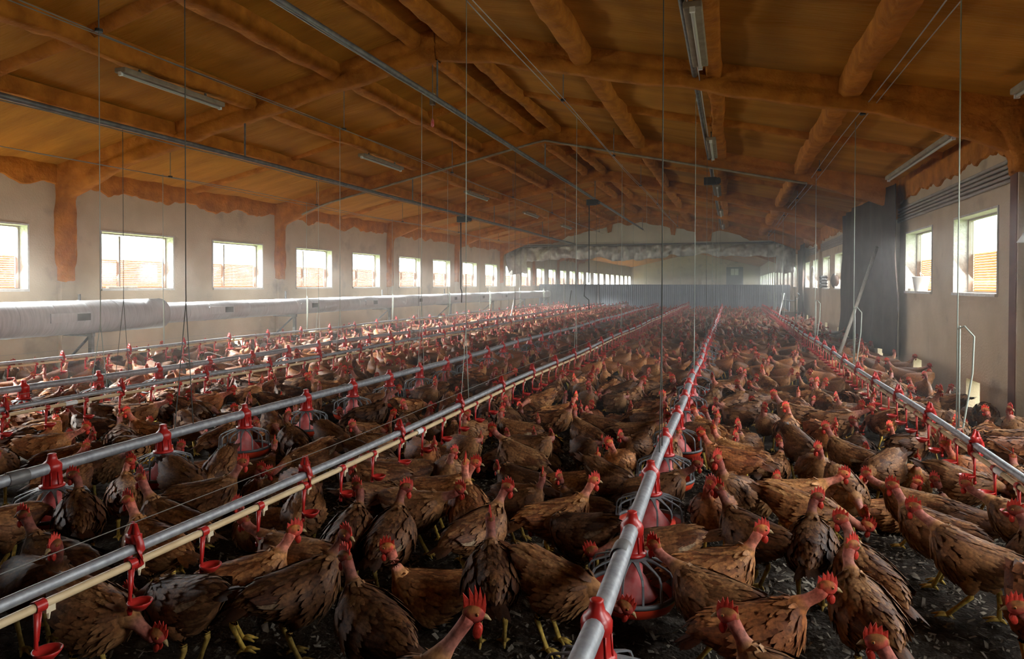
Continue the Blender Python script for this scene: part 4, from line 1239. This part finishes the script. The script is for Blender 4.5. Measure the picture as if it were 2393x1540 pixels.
CELL = 0.3; gridh = {}
def circ(x, y, yaw, sc=1.0):
    c, s = math.cos(yaw), math.sin(yaw)
    return [(x + 0.095 * c * sc, y + 0.095 * s * sc, 0.098), (x - 0.085 * c * sc, y - 0.085 * s * sc, 0.092)]
def free(cs):
    for (a, b, r) in cs:
        i, j = int(math.floor(a / CELL)), int(math.floor(b / CELL))
        for di in (-1, 0, 1):
            for dj in (-1, 0, 1):
                for (c, d, q) in gridh.get((i + di, j + dj), ()):
                    if (a - c) ** 2 + (b - d) ** 2 < (r + q) ** 2: return False
    return True
def occupy(cs):
    for (a, b, r) in cs: gridh.setdefault((int(math.floor(a / CELL)), int(math.floor(b / CELL))), []).append((a, b, r))
pans = []
for xx, y1, pit in ((XF, 1.95, 0.80), (XD, 1.92, 0.74), (XB, 3.0, 0.78)):
    y = y1
    while y < 34: pans.append((xx, y, 0.165)); y += pit
# let the hand-placed hens settle so that bodies touch without sinking into each other or the pans
pos = [[X, Y] for X, Y, *_ in rows]
for it in range(40):
    for i in range(len(rows)):
        ci = circ(pos[i][0], pos[i][1], rows[i][2])
        others = [(c, j) for j in range(len(rows)) if j != i and abs(pos[j][0] - pos[i][0]) + abs(pos[j][1] - pos[i][1]) < 0.9 for c in circ(pos[j][0], pos[j][1], rows[j][2])]
        others += [(c, None) for c in pans if abs(c[0] - pos[i][0]) + abs(c[1] - pos[i][1]) < 0.9]
        for (a, b, r1) in ci:
            for (c, d, r2), j in others:
                dx, dy = a - c, b - d; L_ = math.hypot(dx, dy) + 1e-6; over = (r1 + r2) * 0.97 - L_
                if over > 0:
                    k = 0.25 * over / L_
                    pos[i][0] += dx * k; pos[i][1] += dy * k
                    if j is not None: pos[j][0] -= dx * k; pos[j][1] -= dy * k
rows = [(pos[i][0], pos[i][1], *rows[i][2:]) for i in range(len(rows))]
for X, Y, yaw, p, tone, lb in rows: occupy(circ(X, Y, yaw))
for xx, y1, pit in ((XF, 1.95, 0.80), (XD, 1.92, 0.74), (XB, 3.0, 0.78)):
    y = y1
    while y < 34: occupy([(xx, y, 0.155)]); y += pit

WTS = {'up': 2.2, 'up_l': 2.2, 'up_r': 2.2, 'back_l': 1.6, 'back_r': 1.6, 'fwd': 2.6, 'walk': 0.5, 'low': 3.0, 'peck': 1.2, 'sit': 3.4, 'sit_l': 3.4, 'preen': 1.6, 'alert': 0.6}
wk, wv = list(WTS), list(WTS.values())
crowd = []
def try_fill(n, xr, yr, ok):
    for _ in range(n):
        x = rnd.uniform(*xr); y = rnd.uniform(*yr); yaw = rnd.uniform(0, 2 * math.pi)
        if not ok(x, y): continue
        cs = circ(x, y, yaw)
        if free(cs):
            occupy(cs); crowd.append((x, y, yaw, rnd.choices(wk, wv)[0]))
def proj(x, y):
    s = y - 0.3194 * x
    return 1707 + 1763 * x / s, 663 + 1680 * 1.4 / s
def okr(x, y):
    if y - 0.3194 * x < 1.2: return False
    u, v = proj(x, y)
    if v > 1700 or u < -500 or u > 2900: return False
    lim = 1320
    if u < 560: lim = 1640
    if u > 1900: lim = 1290
    if u > 2420 or u < -60: lim = 1600
    return v < lim
for yr, n in (((0.6, 4), 3500), ((4, 8), 6500), ((8, 14), 9500), ((14, 22), 12000), ((22, 33.2), 14000)):
    try_fill(n, (XL + 0.30, XR - 0.30), yr, okr)
crowd = [c for c in crowd if proj(c[0], c[1])[0] > -420]
crowd.sort(key=lambda c: math.hypot(c[0], c[1]))
LINES = [('the left wall', XL), ('the outermost drinker line', XA), ('the duct-side feed line', XB), ('the orange-lit drinker line', XCc), ('the middle-left feed line', XD),
         ('the nearest drinker line', XE), ('the centre feed line', XF), ('the right-hand drinker line', XG), ('the right wall', XR)]
POSE_WORD = {'up': 'head held up', 'up_l': 'head turned aside', 'up_r': 'head turned aside', 'back_l': 'looking back', 'back_r': 'looking back', 'fwd': 'neck stretched forward', 'walk': 'walking',
             'low': 'head lowered', 'peck': 'pecking the litter', 'sit': 'sitting', 'sit_l': 'sitting', 'preen': 'preening', 'alert': 'neck upright'}
def region(x, y, p, tone):
    for i in range(8):
        if LINES[i][1] <= x < LINES[i + 1][1]: return '%s hen, %s, between %s and %s' % (TONE_WORD[tone], POSE_WORD[p], LINES[i][0], LINES[i + 1][0])
TONE_WORD = {'brown': 'brown', 'dark': 'dark', 'gold': 'pale', 'red': 'reddish', 'grey': 'greyish'}
inview = [c for c in crowd if -40 < proj(c[0], c[1])[0] < 2440 and proj(c[0], c[1])[1] < 1640]
rest = [c for c in crowd if not (-40 < proj(c[0], c[1])[0] < 2440 and proj(c[0], c[1])[1] < 1640)]
def tone_of(r):
    k = r.choices(['brown', 'dark', 'gold', 'red', 'grey'], [5, 3, 1.6, 1.5, 0.7])[0]
    f = r.uniform(0.75, 1.25)
    return tuple(v * f for v in TONES[k]), k
for X, Y, yaw, p, tone, lb in rows: put_hen(X, Y, yaw, p, tone, lb, hi=True, sc=HS)
N_IND = 300 - len(rows); N_HI = 80
ORDN = ['nearest', 'second-nearest', 'third-nearest', 'fourth-nearest', 'fifth-nearest', 'sixth-nearest', 'seventh-nearest', 'eighth-nearest', 'ninth-nearest', 'tenth-nearest',
        'eleventh-nearest', 'twelfth-nearest', 'thirteenth-nearest', 'fourteenth-nearest', 'fifteenth-nearest', 'sixteenth-nearest']
ind = []; seen = {}
for (x, y, yaw, p) in inview[:N_IND]:
    tn, tk = tone_of(rnd); lb = region(x, y, p, tk)
    ind.append((x, y, yaw, p, tn, lb)); seen[lb] = seen.get(lb, 0) + 1
cnt = {}
for i, (x, y, yaw, p, tn, lb) in enumerate(ind):
    k = cnt.get(lb, 0); cnt[lb] = k + 1
    full = lb if seen[lb] == 1 else '%s %s' % (ORDN[min(k, 15)], lb)
    put_hen(x, y, yaw, p, tn, full, 'hens ' + lb.split(', ')[-1], hi=i < N_HI, sc=0.90 * rnd.uniform(0.93, 1.06))

# everyone further back: one flock
def flock(items):
    cache = {}
    VV = []; CC = []; LT = []; LI = []; base = 0
    for (x, y, yaw, p) in items:
        dist = math.hypot(x, y)
        lod = 1 if dist < 8.5 else 2
        key = (p, lod)
        if key not in cache:
            m_ = merged(p, lod, 300 + PN.index(p))
            lt = np.array([len(f) for f in m_.f], np.int32); li = np.array([i for f in m_.f for i in f], np.int32)
            cache[key] = (np.array(m_.v), np.array(m_.c), lt, li)
        V, C, lt, li = cache[key]
        sc = 0.88 * rnd.uniform(0.92, 1.06); c, s = math.cos(yaw), math.sin(yaw)
        W = np.empty_like(V)
        W[:, 0] = x + sc * (c * V[:, 0] - s * V[:, 1]); W[:, 1] = y + sc * (s * V[:, 0] + c * V[:, 1]); W[:, 2] = sc * V[:, 2]
        t = np.array(tone_of(rnd)[0]); redness = (C[:, 0] > 2.4 * C[:, 1])[:, None] & (C[:, 0] > 0.3)[:, None]
        VV.append(W); CC.append(np.where(redness, C * 0.8, C * t)); LT.append(lt); LI.append(li + base); base += len(V)
    V = np.concatenate(VV).astype(np.float32); C = np.concatenate(CC).astype(np.float32); lt = np.concatenate(LT); li = np.concatenate(LI)
    me = bpy.data.meshes.new('hen_flock')
    me.vertices.add(len(V)); me.vertices.foreach_set('co', V.ravel())
    me.loops.add(len(li)); me.loops.foreach_set('vertex_index', li)
    me.polygons.add(len(lt)); me.polygons.foreach_set('loop_start', np.concatenate([[0], np.cumsum(lt)[:-1]]).astype(np.int32))
    me.polygons.foreach_set('loop_total', lt)
    me.polygons.foreach_set('use_smooth', np.ones(len(lt), bool))
    me.update(calc_edges=True)
    at = me.color_attributes.new('Col', 'FLOAT_COLOR', 'POINT')
    a = np.ones((len(V), 4), np.float32); a[:, :3] = C; at.data.foreach_set('color', a.ravel())
    me.materials.append(M['feather'])
    o = link('hen_flock', me)
    tag(o, 'dense flock of small distant hens filling the floor back to the steel partition', 'hens', kind='stuff')
    print('FLOCK', len(items), 'hens', int((lt - 2).sum()), 'tris')
flock(inview[N_IND:] + rest)

# ------------------------------------------------------------------ dusty air
def haze_layer(name, y0, x0, x1, zt, dens, label):
    hz = MB().box(x0, x1, y0, Y_END - 0.1, 0.02, zt).obj(name, None)
    m = bpy.data.materials.new('dusty_air'); m.use_nodes = True
    nt = m.node_tree; nt.nodes.remove(nt.nodes['Principled BSDF'])
    v = nt.nodes.new('ShaderNodeVolumeScatter'); v.inputs['Color'].default_value = (1.0, 0.97, 0.93, 1); v.inputs['Density'].default_value = dens
    v.inputs['Anisotropy'].default_value = 0.3
    nt.links.new(v.outputs[0], nt.nodes['Material Output'].inputs['Volume'])
    hz.data.materials.append(m)
    tag(hz, label, 'haze', kind='stuff')
haze_layer('dust_haze', 5.0, XL + 0.05, XR - 0.05, 2.55, HAZE, 'thin dusty haze hanging at window height through the poultry house')
